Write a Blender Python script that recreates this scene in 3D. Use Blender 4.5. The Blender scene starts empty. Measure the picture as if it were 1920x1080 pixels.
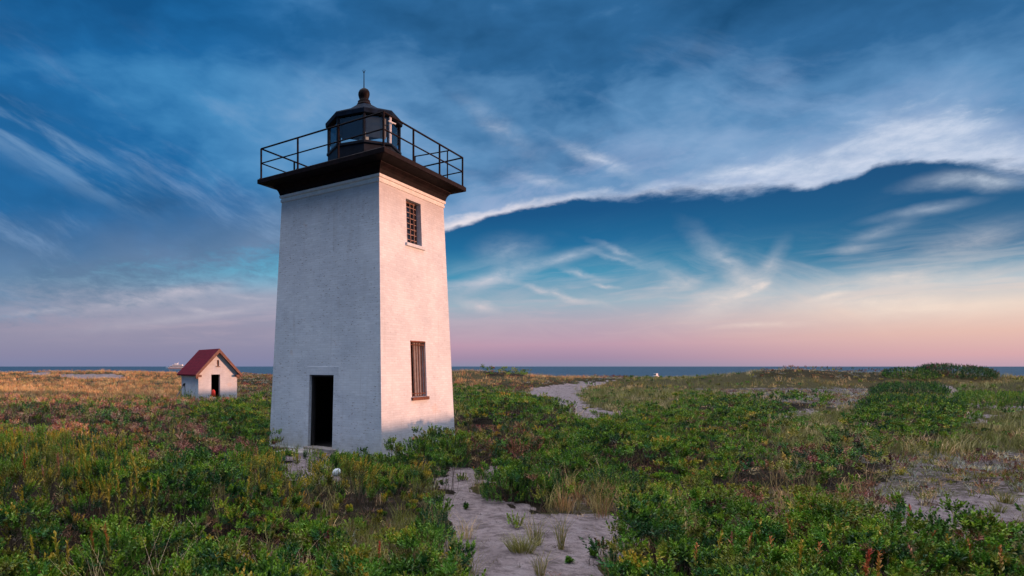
import bpy, bmesh, math
import numpy as np
from mathutils import Vector

# ------------------------------------------------------------------ camera, world, sun, exposure
S = bpy.context.scene
COL = S.collection
F, CX, CY, EYE = 1160.386, 643.4, 687.0, 2.6          # photograph: focal length, principal point (pixels of 1920x1080), eye height
R = math.radians
cam_d = bpy.data.cameras.new("camera")
cam = bpy.data.objects.new("camera", cam_d)
COL.objects.link(cam)
cam.location = (0, 0, EYE)
cam.rotation_euler = (R(90), 0, 0)
cam_d.sensor_width = 36.0
cam_d.lens = F / 1920 * 36.0
cam_d.shift_x = (960 - CX) / 1920
cam_d.shift_y = (CY - 540) / 1920
cam_d.clip_start, cam_d.clip_end = 0.05, 60000
S.camera = cam

SUN_AZ, SUN_EL = R(104), R(2.6)                        # azimuth from +Y towards +X
sun_d = bpy.data.lights.new("sun", 'SUN')
sun_d.energy = 4.5
sun_d.angle = R(0.5)
sun_d.color = (1.0, 0.485, 0.30)
sun = bpy.data.objects.new("sun", sun_d)
COL.objects.link(sun)
SUN_DIR = Vector((math.sin(SUN_AZ) * math.cos(SUN_EL), math.cos(SUN_AZ) * math.cos(SUN_EL), math.sin(SUN_EL)))
sun.rotation_euler = SUN_DIR.to_track_quat('Z', 'Y').to_euler()
S.view_settings.view_transform = 'Standard'
S.view_settings.look = 'None'
S.view_settings.exposure = 0.0
S.view_settings.gamma = 1.0
S.view_settings.use_curve_mapping = False


def lin(r, g, b):
    f = lambda c: (c / 255 / 12.92) if c <= 10.3 else ((c / 255 + 0.055) / 1.055) ** 2.4
    return (f(r), f(g), f(b), 1.0)


class N:
    """small expression builder over a node tree: every value is a socket"""
    def __init__(self, tree): self.t = tree
    def new(self, typ, **kw):
        n = self.t.nodes.new(typ)
        for k, v in kw.items(): setattr(n, k, v)
        return n
    def put(self, sock, v):
        if isinstance(v, bpy.types.NodeSocket): self.t.links.new(v, sock)
        elif v is not None: sock.default_value = v
    def m(self, op, a, b=None, c=None, clamp=False):
        n = self.new('ShaderNodeMath', operation=op, use_clamp=clamp)
        for i, v in enumerate((a, b, c)):
            if v is not None: self.put(n.inputs[i], v)
        return n.outputs[0]
    def add(self, a, b): return self.m('ADD', a, b)
    def sub(self, a, b): return self.m('SUBTRACT', a, b)
    def mul(self, a, b): return self.m('MULTIPLY', a, b)
    def div(self, a, b): return self.m('DIVIDE', a, b)
    def ramp(self, v, a, b, lo=0.0, hi=1.0, smooth=True):
        n = self.new('ShaderNodeMapRange', interpolation_type='SMOOTHSTEP' if smooth else 'LINEAR', clamp=True)
        for i, q in enumerate((v, a, b, lo, hi)): self.put(n.inputs[i], q)
        return n.outputs[0]
    def mix(self, f, a, b, mode='MIX'):
        n = self.new('ShaderNodeMix', data_type='RGBA', blend_type=mode, clamp_factor=True)
        self.put(n.inputs[0], f); self.put(n.inputs[6], a); self.put(n.inputs[7], b)
        return n.outputs[2]
    def comb(self, x, y, z):
        n = self.new('ShaderNodeCombineXYZ')
        for i, v in enumerate((x, y, z)): self.put(n.inputs[i], v)
        return n.outputs[0]
    def sep(self, v):
        n = self.new('ShaderNodeSeparateXYZ'); self.put(n.inputs[0], v); return n.outputs
    def noise(self, vec, scale, detail=5.0, rough=0.55, dist=0.0):
        n = self.new('ShaderNodeTexNoise', noise_dimensions='3D')
        self.put(n.inputs['Vector'], vec); self.put(n.inputs['Scale'], scale)
        n.inputs['Detail'].default_value = detail; n.inputs['Roughness'].default_value = rough
        n.inputs['Distortion'].default_value = dist
        return n.outputs['Fac']
    def curve(self, v, pts):
        n = self.new('ShaderNodeFloatCurve'); c = n.mapping.curves[0]
        while len(c.points) < len(pts): c.points.new(0.5, 0.5)
        for p, q in zip(c.points, pts): p.location = q; p.handle_type = 'AUTO'
        n.mapping.update(); self.put(n.inputs['Value'], v)
        return n.outputs[0]
    def cramp(self, v, stops, interp='LINEAR'):
        n = self.new('ShaderNodeValToRGB'); cr = n.color_ramp; cr.interpolation = interp
        while len(cr.elements) < len(stops): cr.elements.new(0.5)
        for e, (p, c) in zip(cr.elements, stops): e.position = p; e.color = c
        self.put(n.inputs[0], v)
        return n.outputs[0]


def sky_at(px, py):
    a = math.atan((px - CX) / F)
    return a, (CY - py) / F * math.cos(a)


def build_world():
    w = bpy.data.worlds.new("World"); S.world = w; w.use_nodes = True
    t = w.node_tree; t.nodes.clear(); g = N(t)
    tc = g.new('ShaderNodeTexCoord').outputs['Generated']
    x, y, z = g.sep(tc)
    r = g.m('MAXIMUM', g.m('SQRT', g.add(g.mul(x, x), g.mul(y, y))), 0.02)
    a = g.m('ARCTAN2', x, y)                            # azimuth, right positive
    el = g.m('MINIMUM', g.m('MAXIMUM', g.div(z, r), 0.0), 2.5)   # tangent of the elevation
    AN = g.ramp(a, -0.7, 1.1, 0, 1, False)              # azimuth 0..1 for curves
    P = g.comb(a, el, 0.0)
    # slow warping of the cloud field
    w1 = g.sub(g.noise(P, 4.0, 3), 0.5); w2 = g.sub(g.noise(g.comb(a, el, 7.3), 4.0, 3), 0.5)
    wf = g.sub(g.noise(g.comb(a, g.mul(el, 1.6), 3.3), 22.0, 5, 0.6), 0.5)
    # ---- lower edge of the high cloud sheet, an arc across the sky
    edge_px = [(-200, 615), (0, 578), (200, 548), (350, 527), (440, 513), (540, 492), (700, 462), (835, 434), (900, 412), (1000, 389),
               (1100, 373), (1200, 366), (1300, 360), (1400, 357), (1480, 353), (1560, 346), (1610, 328), (1650, 304), (1720, 296),
               (1790, 300), (1840, 312), (1920, 322), (2100, 330)]
    pts = []
    for px, py in edge_px:
        aa, ee = sky_at(px, py)
        pts.append(((aa + 0.7) / 1.8, ee * 2))
    E = g.mul(g.curve(AN, pts), 0.5)
    sharp = g.add(g.ramp(a, -0.1, 0.15, 0.05, 0.005), g.add(g.ramp(a, 0.77, 0.84, 0.0, 0.016), g.mul(g.ramp(g.m('ABSOLUTE', g.sub(a, .52)), .16, .02), .011)))
    Ed = g.add(g.add(E, g.mul(g.sub(g.noise(g.comb(a, g.mul(el, 1.4), 31.0), 9.0, 4, .6), .5), .022)), g.mul(wf, g.ramp(a, 0.0, 0.9, 0.012, 0.022)))
    d = g.sub(el, Ed)                                   # height above the arc
    shred = g.noise(g.comb(g.add(g.mul(a, .95), g.mul(el, .3)), g.mul(el, 2.6), 41.0), 26.0, 7, .68, .3)
    sheet = g.ramp(g.add(g.div(d, sharp), g.mul(g.sub(shred, .5), 2.4)), -1.0, 1.0)
    # ---- sheet colours
    streak = g.noise(g.comb(g.add(g.mul(a, 0.9), g.mul(el, 0.9)), g.sub(g.mul(el, 2.4), g.mul(a, 0.6)), 1.7), 3.4, 6, 0.55, 0.25)
    patch = g.noise(g.comb(g.add(a, g.mul(w1, .3)), g.add(g.mul(el, 1.9), g.mul(w2, .3)), 4.1), 3.0, 5, 0.52)
    fine = g.noise(g.comb(g.add(a, g.mul(el, .5)), g.mul(el, 2.0), 6.6), 13.0, 6, 0.6, 0.2)
    lightness = g.add(g.add(g.mul(patch, 0.66), g.mul(streak, 0.20)), g.mul(fine, 0.14))
    lightness = g.add(lightness, g.mul(g.ramp(a, -0.5, 0.10), 0.10))
    lightness = g.sub(lightness, g.mul(g.ramp(a, 0.30, 0.62), g.ramp(d, 0.04, 0.17, 0.01, 0.15)))
    lightness = g.sub(lightness, g.mul(g.ramp(el, 0.36, 0.58), g.ramp(a, -0.2, 0.1, .08, .17)))
    left = g.cramp(lightness, [(0.34, lin(4, 76, 128)), (0.50, lin(20, 98, 156)), (0.64, lin(62, 132, 184)), (0.80, lin(116, 158, 198))])
    right = g.cramp(lightness, [(0.30, lin(16, 70, 112)), (0.45, lin(42, 98, 146)), (0.56, lin(88, 136, 180)), (0.66, lin(124, 160, 198)), (0.80, lin(166, 184, 210))])
    sheet_c = g.mix(g.ramp(a, -0.28, 0.22), left, right)
    # grey bank under the left part of the sheet
    bank = g.mul(g.ramp(g.add(d, g.mul(w1, 0.10)), 0.15, 0.02), g.ramp(a, 0.04, -0.10))
    sheet_c = g.mix(g.mul(bank, 0.85), sheet_c, g.cramp(streak, [(0.35, lin(90, 116, 144)), (0.65, lin(114, 134, 164))]))
    # pale fan of fibres on the far left
    fu = g.add(g.mul(a, .90), g.mul(el, -.44)); fv = g.add(g.mul(a, .44), g.mul(el, .90))
    fn = g.noise(g.comb(fu, g.mul(g.add(fv, g.mul(w1, .03)), 5.0), 3.1), 5.0, 6, .6, .15)
    fan = g.mul(g.ramp(fn, 0.42, 0.66), g.mul(g.ramp(a, -0.24, -0.42), g.ramp(g.m('ABSOLUTE', g.add(g.sub(el, 0.325), g.mul(g.add(a, .45), .42))), 0.07, 0.01)))
    sheet_c = g.mix(g.mul(fan, 0.42), sheet_c, lin(146, 178, 210))
    # hazy diagonal fibres over the whole sheet
    hz = g.noise(g.comb(fu, g.mul(g.add(fv, g.mul(w1, .06)), 3.6), 21.0), 3.6, 7, .62, .2)
    sheet_c = g.mix(g.mul(g.mul(g.ramp(hz, .50, .74), g.ramp(el, .56, .30)), .42), sheet_c, lin(150, 178, 214))
    # strokes: soft spindle shaped cloud fibres given by their two ends and half width (pixels of the photograph)
    Pw = g.comb(g.add(a, g.mul(wf, .030)), g.add(el, g.add(g.mul(w1, .010), g.mul(wf, .012))), 0.0)
    def stroke(x0, y0, x1, y1, w, k=1.0):
        (a0, e0), (a1, e1) = sky_at(x0, y0), sky_at(x1, y1)
        mp = g.new('ShaderNodeMapping', vector_type='TEXTURE')
        mp.inputs['Location'].default_value = ((a0 + a1) / 2, (e0 + e1) / 2, 0)
        mp.inputs['Rotation'].default_value = (0, 0, math.atan2(e1 - e0, a1 - a0))
        ln = math.hypot(a1 - a0, e1 - e0) * .72
        mp.inputs['Scale'].default_value = (ln, w / F * 2.0, 1)
        g.put(mp.inputs['Vector'], Pw)
        gr = g.new('ShaderNodeTexGradient', gradient_type='QUADRATIC_SPHERE'); g.put(gr.inputs[0], mp.outputs[0])
        return g.mul(g.m('POWER', gr.outputs['Fac'], .75), k)
    def strokes(lst):
        r_ = None
        for q in lst:
            v = stroke(*q); r_ = v if r_ is None else g.m('ADD', r_, v, clamp=True)
        return r_
    ragged = g.noise(g.comb(g.mul(a, 1.6), g.mul(el, 3.4), 15.0), 17.0, 7, .66, .3)
    # bright sunlit rim along the arc: crisp below, breaking into wisps above
    thick = g.add(g.ramp(a, 0.12, 0.34, 0.026, 0.014), g.ramp(a, 0.46, 0.70, 0.0, 0.052))
    puff = g.noise(g.comb(g.add(a, g.mul(el, .8)), g.sub(g.mul(el, 2.6), g.mul(a, .5)), 9.0), 11.0, 8, 0.66, 0.35)
    dn = g.m('MAXIMUM', g.div(d, thick), 0.0)
    rimd = g.add(dn, g.mul(g.sub(puff, 0.5), g.m('MINIMUM', g.mul(dn, 4.2), 2.6)))
    rim = g.mul(g.mul(g.ramp(rimd, 1.1, 0.0), g.ramp(d, -0.012, 0.004)), g.ramp(a, -0.02, 0.12))
    rim = g.mul(rim, g.m('ADD', g.ramp(a, .2, .45, .62, -.05), g.mul(ragged, g.ramp(a, .2, .6, .6, 1.55)), clamp=True))
    veil = g.mul(g.mul(g.ramp(d, .13, .0), g.ramp(a, .05, .25)), g.ramp(puff, .40, .66, .10, .50))
    sheet_c = g.mix(veil, sheet_c, lin(164, 176, 208))
    sheet_c = g.mix(rim, sheet_c, g.mix(g.ramp(a, 0.1, 0.5), lin(238, 226, 228), lin(206, 213, 230)))
    up = strokes([(1050, 272, 1200, 330, 9, .8), (1290, 330, 1480, 318, 7, .9), (1330, 312, 1470, 322, 6, .7), (1480, 330, 1580, 300, 9, .9),
                  (1590, 290, 1700, 240, 15, .7), (1700, 255, 1900, 245, 22, .55), (960, 330, 1080, 350, 8, .5), (1650, 250, 1800, 235, 12, .6), (1500, 300, 1640, 262, 9, .5), (1180, 350, 1300, 345, 6, .6), (860, 180, 1010, 300, 14, .3)])
    sheet_c = g.mix(g.mul(up, g.m('ADD', -.35, g.mul(ragged, 2.0), clamp=True)), sheet_c, lin(216, 222, 236))
    # ---- air below the arc
    s = g.m('DIVIDE', el, g.m('MAXIMUM', E, 0.05))
    lowL = g.cramp(g.mul(el, 3.0), [(0.0, lin(124, 130, 166)), (0.05, lin(132, 131, 164)), (0.18, lin(146, 140, 166)), (0.34, lin(150, 156, 178)),
                                   (0.46, lin(96, 176, 206)), (0.62, lin(60, 160, 205))])
    lowC = g.cramp(g.mul(el, 3.0), [(0.0, lin(138, 138, 168)), (0.04, lin(158, 136, 166)), (0.10, lin(184, 148, 172)), (0.19, lin(176, 160, 178)),
                                   (0.29, lin(150, 172, 188)), (0.42, lin(66, 142, 176)), (0.56, lin(14, 100, 148)), (0.70, lin(4, 76, 126)), (0.9, lin(2, 62, 110))])
    lowR = g.cramp(g.mul(el, 3.0), [(0.0, lin(184, 156, 176)), (0.04, lin(210, 164, 172)), (0.12, lin(226, 184, 174)), (0.21, lin(228, 206, 194)),
                                   (0.29, lin(176, 188, 198)), (0.35, lin(92, 142, 172)), (0.42, lin(22, 94, 138)), (0.60, lin(6, 76, 122)), (0.85, lin(2, 58, 104))])
    low = g.mix(g.ramp(a, -0.12, 0.14), lowL, g.mix(g.ramp(a, 0.32, 0.86), lowC, lowR))
    # cirrus strokes below the arc: three families of fibres
    def fibres(ang, sc, sq, seed, lo, hi):
        c_, s_ = math.cos(ang), math.sin(ang); 
        u = g.add(g.mul(a, c_), g.mul(el, s_)); v = g.sub(g.mul(el, c_), g.mul(a, s_))
        n = g.noise(g.comb(g.add(u, g.mul(w2, 0.07)), g.mul(g.add(v, g.mul(w1, 0.04)), sq), seed), sc, 6, 0.58, 0.12)
        return g.ramp(n, lo, hi)
    area = g.noise(g.comb(a, g.mul(el, 1.5), 12.0), 5.5, 3)
    f1 = g.mul(fibres(R(14), 6.0, 5.0, 2.0, 0.44, 0.78), g.ramp(area, 0.38, 0.58))
    f2 = g.mul(fibres(R(-24), 6.5, 5.0, 5.0, 0.45, 0.78), g.ramp(area, 0.60, 0.42))
    f3 = g.mul(fibres(R(2), 6.0, 9.0, 8.0, 0.44, 0.66), g.ramp(el, 0.24, 0.08))
    cir = g.m('MAXIMUM', g.m('MAXIMUM', f1, f2), g.mul(f3, 0.85))
    cir = g.mul(cir, g.mul(g.ramp(el, 0.02, 0.075), g.ramp(d, -0.010, -0.09)))
    cir = g.mul(cir, g.ramp(el, 0.20, 0.11, 0.12, 1.0))
    cir_c = g.mix(g.ramp(el, 0.06, 0.20), g.mix(g.ramp(a, 0.2, 0.8), lin(196, 172, 186), lin(244, 208, 190)), lin(196, 212, 224))
    low = g.mix(g.mul(cir, 0.40), low, cir_c)
    dn_ = strokes([(830, 552, 1010, 494, 13, 1.0), (985, 502, 1130, 466, 8, .75), (1105, 452, 1215, 492, 5, .5), (1100, 470, 1225, 503, 4, .5), (1050, 503, 1130, 526, 5, .7),
                   (955, 528, 1130, 572, 5, .9), (1105, 532, 1160, 541, 3, .8), (890, 470, 1020, 468, 22, .45), (1225, 540, 1320, 528, 7, .7), (860, 566, 935, 586, 8, 1.0),
                   (1280, 595, 1460, 515, 20, .8), (1290, 425, 1440, 565, 15, .55), (1378, 558, 1442, 532, 4, 1.0), (1420, 535, 1470, 450, 9, .45), (1430, 572, 1920, 556, 10, .75),
                   (1520, 563, 1600, 543, 4, .8), (1630, 412, 1840, 374, 6, .6), (1590, 452, 1710, 418, 7, .5), (1720, 480, 1960, 415, 16, .5), (1450, 540, 1960, 498, 15, .7),
                   (1560, 590, 1960, 570, 9, .6), (1340, 612, 1520, 606, 4, .6), (1690, 350, 1850, 330, 9, .6), (1770, 322, 1960, 330, 13, .9), (1830, 345, 1960, 318, 10, .6), (1200, 480, 1330, 560, 12, .35), (1560, 470, 1640, 462, 6, .4)])
    dn_ = g.mul(g.mul(dn_, g.ramp(d, -.002, -.02)), g.m('ADD', -.15, g.mul(ragged, 1.85), clamp=True))
    low = g.mix(g.mul(dn_, .82), low, g.mix(g.ramp(el, .08, .20), g.mix(g.ramp(a, .2, .8), lin(216, 200, 204), lin(248, 226, 210)), lin(198, 208, 222)))
    dl_ = strokes([(150, 585, 400, 536, 8, .8), (270, 545, 445, 538, 7, 1.0), (0, 592, 160, 573, 4, .7), (300, 600, 520, 572, 6, .5), (120, 622, 420, 588, 9, .4), (340, 575, 400, 585, 4, .6), (430, 552, 500, 562, 3, .6)])
    low = g.mix(g.mul(dl_, g.m('ADD', .1, g.mul(ragged, 1.2), clamp=True)), low, lin(196, 188, 200))
    # pale tongue under the grey bank, left
    tongue = g.mul(g.mul(g.ramp(g.add(d, g.mul(wf, 0.012)), -0.055, -0.012), g.ramp(d, 0.002, -0.014)), g.mul(g.ramp(a, -0.46, -0.26), g.ramp(a, -0.15, -0.20)))
    low = g.mix(g.mul(tongue, 0.35), low, lin(180, 176, 192))
    sky = g.mix(sheet, low, sheet_c)
    # ---- away from the picture: afterglow strengthened as fill, bluish back sky added to tint shaded wall
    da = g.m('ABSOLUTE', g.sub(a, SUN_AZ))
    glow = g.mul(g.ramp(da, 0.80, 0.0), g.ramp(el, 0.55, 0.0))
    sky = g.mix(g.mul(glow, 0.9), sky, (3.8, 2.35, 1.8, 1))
    back = g.mul(g.ramp(y, 0.12, -0.35), g.ramp(el, 2.0, 0.3))
    backc = g.mix(g.noise(tc, 3.0, 5), lin(50, 94, 146), lin(94, 128, 170))
    sky = g.mix(g.mul(back, 0.85), sky, backc)
    # overhead sky, above the picture: extra brightness added as fill light for the ground
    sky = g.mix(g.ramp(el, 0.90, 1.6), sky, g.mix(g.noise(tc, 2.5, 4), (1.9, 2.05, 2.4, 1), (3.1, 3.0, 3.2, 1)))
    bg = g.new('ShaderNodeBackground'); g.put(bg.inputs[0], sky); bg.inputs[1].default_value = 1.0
    nis = g.new('ShaderNodeTexSky', sky_type='NISHITA', sun_disc=False)
    nis.sun_elevation = SUN_EL; nis.sun_rotation = SUN_AZ
    nis.air_density = 1.0; nis.dust_density = 0.6; nis.ozone_density = 2.0
    bn = g.new('ShaderNodeBackground'); g.put(bn.inputs[0], g.mix(1.0, nis.outputs[0], (.35, .45, .6, 1), 'MULTIPLY')); bn.inputs[1].default_value = 0.05
    ad = g.new('ShaderNodeAddShader')
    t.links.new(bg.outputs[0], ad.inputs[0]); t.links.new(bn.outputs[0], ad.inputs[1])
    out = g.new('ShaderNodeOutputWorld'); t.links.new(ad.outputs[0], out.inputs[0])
    w.cycles.sampling_method = 'MANUAL'; w.cycles.sample_map_resolution = 1024


build_world()
rng = np.random.default_rng(11)

# ------------------------------------------------------------------ helpers: noise, terrain, picture to ground
def vnoise(x, y, seed=0):
    xi = np.floor(x).astype(np.int64); yi = np.floor(y).astype(np.int64)
    fx = x - xi; fy = y - yi
    fx = fx * fx * (3 - 2 * fx); fy = fy * fy * (3 - 2 * fy)
    def h(i, j):
        n = (i * 374761393 + j * 668265263 + seed * 982451653) & 0xFFFFFFFF
        n = ((n ^ (n >> 13)) * 1274126177) & 0xFFFFFFFF
        return ((n ^ (n >> 16)) & 0xFFFF) / 65535.0
    return (h(xi, yi) * (1 - fx) + h(xi + 1, yi) * fx) * (1 - fy) + (h(xi, yi + 1) * (1 - fx) + h(xi + 1, yi + 1) * fx) * fy


def fbm(x, y, seed=0, o=4):
    s, a, t = 0.0, 1.0, 0.0
    for k in range(o):
        s = s + a * vnoise(x * 2 ** k + 17.3 * k, y * 2 ** k - 9.1 * k, seed + k); t += a; a *= 0.5
    return s / t


TX, TY, TYAW = 0.70, 20.797, 0.127 - math.pi / 4                       # lighthouse axis and turn
EXV = np.array([math.cos(TYAW), math.sin(TYAW)]); EYV = np.array([-math.sin(TYAW), math.cos(TYAW)])
SHED = np.array([-9.30, 46.0]); SHED_A = R(31.8)

MOUNDS = [(-6.5, 9.5, 3.6, 3.6, 0.42), (-14, 24, 8, 8, 0.45), (6.0, 27.5, 3.4, 3.6, 0.45), (14, 21, 6, 4, 0.20),
          (15, 13, 5, 3, 0.15), (21, 86, 17, 10, 1.15), (55, 76, 9, 8, 1.75), (69, 74, 10, 8, 2.0), (36, 50, 5, 5, 0.35),
          (-60, 128, 60, 22, 1.1), (30, 46, 9, 6, 0.3), (84, 74, 8, 12, 1.0), (-2, 90, 22, 12, 0.9)]
RS = np.array([-70, -45, -12, -4, 5, 22, 45, 56, 66]); RH = np.array([0, 4.7, 4.7, 3.46, 3.42, 4.18, 4.1, 1.6, 0.0])


def hter(x, y):
    x = np.asarray(x, float); y = np.asarray(y, float)
    z = 0.45 * (fbm(x / 9.0, y / 9.0, 3, 3) - 0.5) + 0.16 * (fbm(x / 1.6, y / 1.6, 8, 3) - 0.5) + 0.07 * (fbm(x / .5, y / .5, 12, 2) - 0.5)
    far = np.clip((np.hypot(x, y) - 30) / 40, 0, 1)
    z = z + far * (1.5 * (fbm(x / 22.0, y / 16.0, 5, 3) - 0.42))
    for mx, my, sx, sy, h in MOUNDS:
        z = z + h * np.exp(-((x - mx) / sx) ** 2 - ((y - my) / sy) ** 2)
    # dune ridge to the right of the picture, towards the sun
    qx, qy = x - 58.0, y - 5.0
    s = qx * 0.242 + qy * 0.970; t = qx * 0.970 - qy * 0.242
    z = np.maximum(z, z * 0.3 + np.interp(s, RS, RH) * np.exp(-(t / 9.0) ** 2) * (0.97 + 0.06 * fbm(x / 5, y / 5, 21, 2)))
    # level pads of the two buildings, open sand of the path
    for cx, cy, r0, lev in ((TX, TY, 3.6, 0.0), (SHED[0] - .8, SHED[1] + 1.3, 3.6, 0.12)):
        k = np.clip((np.hypot(x - cx, y - cy) - r0) / 2.5, 0, 1); k = k * k * (3 - 2 * k)
        z = z * k + lev * (1 - k)
    # beach and sea bed
    shore = 150 - 0.42 * np.clip(x, 0, 90)
    k = np.clip((y - shore) / 30, 0, 1)
    rr = np.clip((np.hypot(x, y) - 190) / 30, 0, 1)
    k = np.maximum(k, rr)
    return z * (1 - k) - 4.0 * k


def at(px, py, hv=0.0):
    """the point of the ground (raised by hv) seen at a pixel of the photograph"""
    u, v = (np.asarray(px, float) - CX) / F, (np.asarray(py, float) - CY) / F
    lo = np.full(u.shape, 3.0); d = lo.copy(); hit = np.zeros(u.shape, bool)
    step = 1.012
    for i in range(330):
        z = EYE - v * d
        below = z < hter(u * d, d) + hv
        hit |= below
        d = np.where(hit, d, d * step)
        if hit.all(): break
    return u * d, d


def poly(pts, hv):
    p = np.array(pts, float)
    # densify so curved ground keeps the outline
    q = []
    for i in range(len(p)):
        a_, b_ = p[i], p[(i + 1) % len(p)]
        for k in range(3): q.append(a_ + (b_ - a_) * k / 3)
    q = np.array(q)
    x, y = at(q[:, 0], q[:, 1], hv)
    return np.stack([x, y], 1)


def inside(P, x, y):
    r = np.zeros(x.shape, bool)
    x0, y0 = P[:, 0], P[:, 1]; x1, y1 = np.roll(x0, -1), np.roll(y0, -1)
    bb = (x >= x0.min()) & (x <= x0.max()) & (y >= y0.min()) & (y <= y0.max())
    xs, ys = x[bb], y[bb]; rr = np.zeros(xs.shape, bool)
    for i in range(len(P)):
        c = (y0[i] > ys) != (y1[i] > ys)
        rr ^= c & (xs < (x1[i] - x0[i]) * (ys - y0[i]) / (y1[i] - y0[i] + 1e-12) + x0[i])
    r[bb] = rr
    return r


# ------------------------------------------------------------------ cover map: what grows where (outlines measured on the ground)
# kinds: S sand, B green bayberry, R red mixed scrub, Y yellow spikes, T tan grass, G green grass, M sparse sand, D dark heath
ZONES = [
    ('T', .30, [(-300, 690), (345, 690), (345, 752), (200, 748), (0, 748), (-300, 748)]),
    ('D', .25, [(440, 689), (515, 689), (512, 745), (440, 742)]),
    ('S', .0, [(55, 700), (95, 697), (92, 704), (60, 705)]),
    ('S', .0, [(105, 703), (215, 702), (240, 710), (150, 711)]),
    ('R', .45, [(-400, 745), (0, 742), (150, 742), (330, 748), (505, 742), (503, 830), (545, 868), (300, 885), (0, 838), (-400, 830)]),
    ('B', .45, [(330, 766), (372, 766), (448, 757), (500, 742), (506, 838), (440, 815), (380, 780)]),
    ('Y', .55, [(-500, 830), (0, 830), (120, 835), (240, 858), (330, 895), (300, 960), (120, 970), (-500, 960)]),
    ('B', .55, [(-500, 955), (150, 965), (240, 900), (330, 880), (560, 885), (838, 930), (842, 970), (870, 1080), (900, 1250), (-500, 1250)]),
    ('Y', .45, [(430, 885), (560, 882), (760, 890), (838, 925), (820, 960), (600, 940), (470, 930)]),
    ('K', .3, [(690, 930), (800, 940), (836, 1000), (840, 1080), (640, 1080)]),
    ('B', .35, [(500, 838), (560, 845), (590, 858), (560, 880), (500, 880), (470, 850)]),
    ('B', .45, [(690, 880), (730, 860), (760, 838), (852, 812), (852, 726), (900, 728), (1000, 748), (1090, 770), (1112, 790), (1100, 805), (1030, 850), (985, 866), (880, 884), (740, 888)]),
    ('W', .45, [(852, 775), (1000, 785), (1040, 800), (1030, 835), (960, 862), (900, 850), (852, 800)]),
    ('T', .30, [(845, 689), (1205, 688), (1208, 712), (1080, 722), (970, 736), (845, 730)]),
    ('D', .20, [(870, 722), (1060, 712), (1200, 700), (1208, 712), (1080, 723), (960, 738)]),
    ('B', .35, [(910, 692), (990, 693), (990, 702), (910, 702)]),
    ('G', .35, [(1205, 695), (1700, 690), (1700, 735), (1300, 745), (1250, 772), (1170, 776), (1090, 762), (1082, 728)]),
    ('D', .30, [(1430, 688), (1700, 690), (1660, 712), (1420, 706)]),
    ('M', .05, [(1290, 728), (1640, 730), (1640, 762), (1550, 764), (1400, 745)]),
    ('B', .40, [(1110, 792), (1250, 764), (1460, 782), (1470, 800), (1430, 835), (1400, 850), (1390, 885), (1200, 895), (1040, 905), (960, 930), (925, 905), (990, 866), (1050, 832)]),
    ('B', .35, [(1280, 742), (1540, 747), (1548, 765), (1470, 776), (1290, 768)]),
    ('S', .0, [(1462, 776), (1538, 765), (1532, 775), (1480, 785)]),
    ('G', .30, [(1440, 785), (1960, 780), (1960, 868), (1500, 880), (1400, 850)]),
    ('B', .35, [(1590, 778), (1810, 776), (1810, 806), (1620, 815)]),
    ('W', .40, [(1395, 848), (1560, 825), (1680, 822), (1760, 848), (1650, 880), (1640, 925), (1400, 925)]),
    ('O', .22, [(1040, 900), (1200, 900), (1390, 895), (1630, 905), (1620, 945), (1300, 962), (1160, 965), (1090, 962), (1040, 950)]),
    ('M', .0, [(1640, 868), (1980, 845), (1980, 1035), (1740, 1015), (1600, 945), (1640, 905)]),
    ('S', .0, [(1690, 955), (1840, 925), (1980, 940), (1980, 1012), (1760, 1000)]),
    ('B', .45, [(1160, 972), (1400, 965), (1600, 972), (1740, 1012), (1920, 1030), (2200, 1040), (2200, 1250), (1040, 1250), (1050, 1080), (1110, 1045), (1180, 1010)]),
    ('S', .0, [(1768, 722), (1785, 724), (1800, 748), (1815, 757), (1890, 760), (1980, 768), (1980, 774), (1860, 768), (1800, 764), (1772, 745)]),
    ('S', .0, [(1806, 768), (1820, 770), (1832, 784), (1850, 774), (1858, 778), (1836, 797), (1818, 788)]),
    ('S', .0, [(862, 1250), (868, 1080), (838, 1010), (828, 960), (833, 925), (812, 905), (800, 887), (850, 882), (985, 870), (982, 880), (932, 903), (905, 915), (925, 932), (960, 938), (1000, 962), (1100, 966), (1185, 985), (1212, 1015), (1165, 1048), (1122, 1080), (1120, 1250)]),
    ('S', .0, [(1175, 770), (1168, 800), (1112, 812), (1078, 785), (1030, 766), (955, 750), (1000, 728), (1090, 719), (1155, 714), (1094, 727), (1086, 745), (1106, 763), (1132, 772)]),
    ('S', .0, [(540, 848), (618, 852), (622, 915), (540, 910), (505, 893), (520, 878)]),
]
ZP = [(k, poly(p, hv)) for k, hv, p in ZONES]


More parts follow.
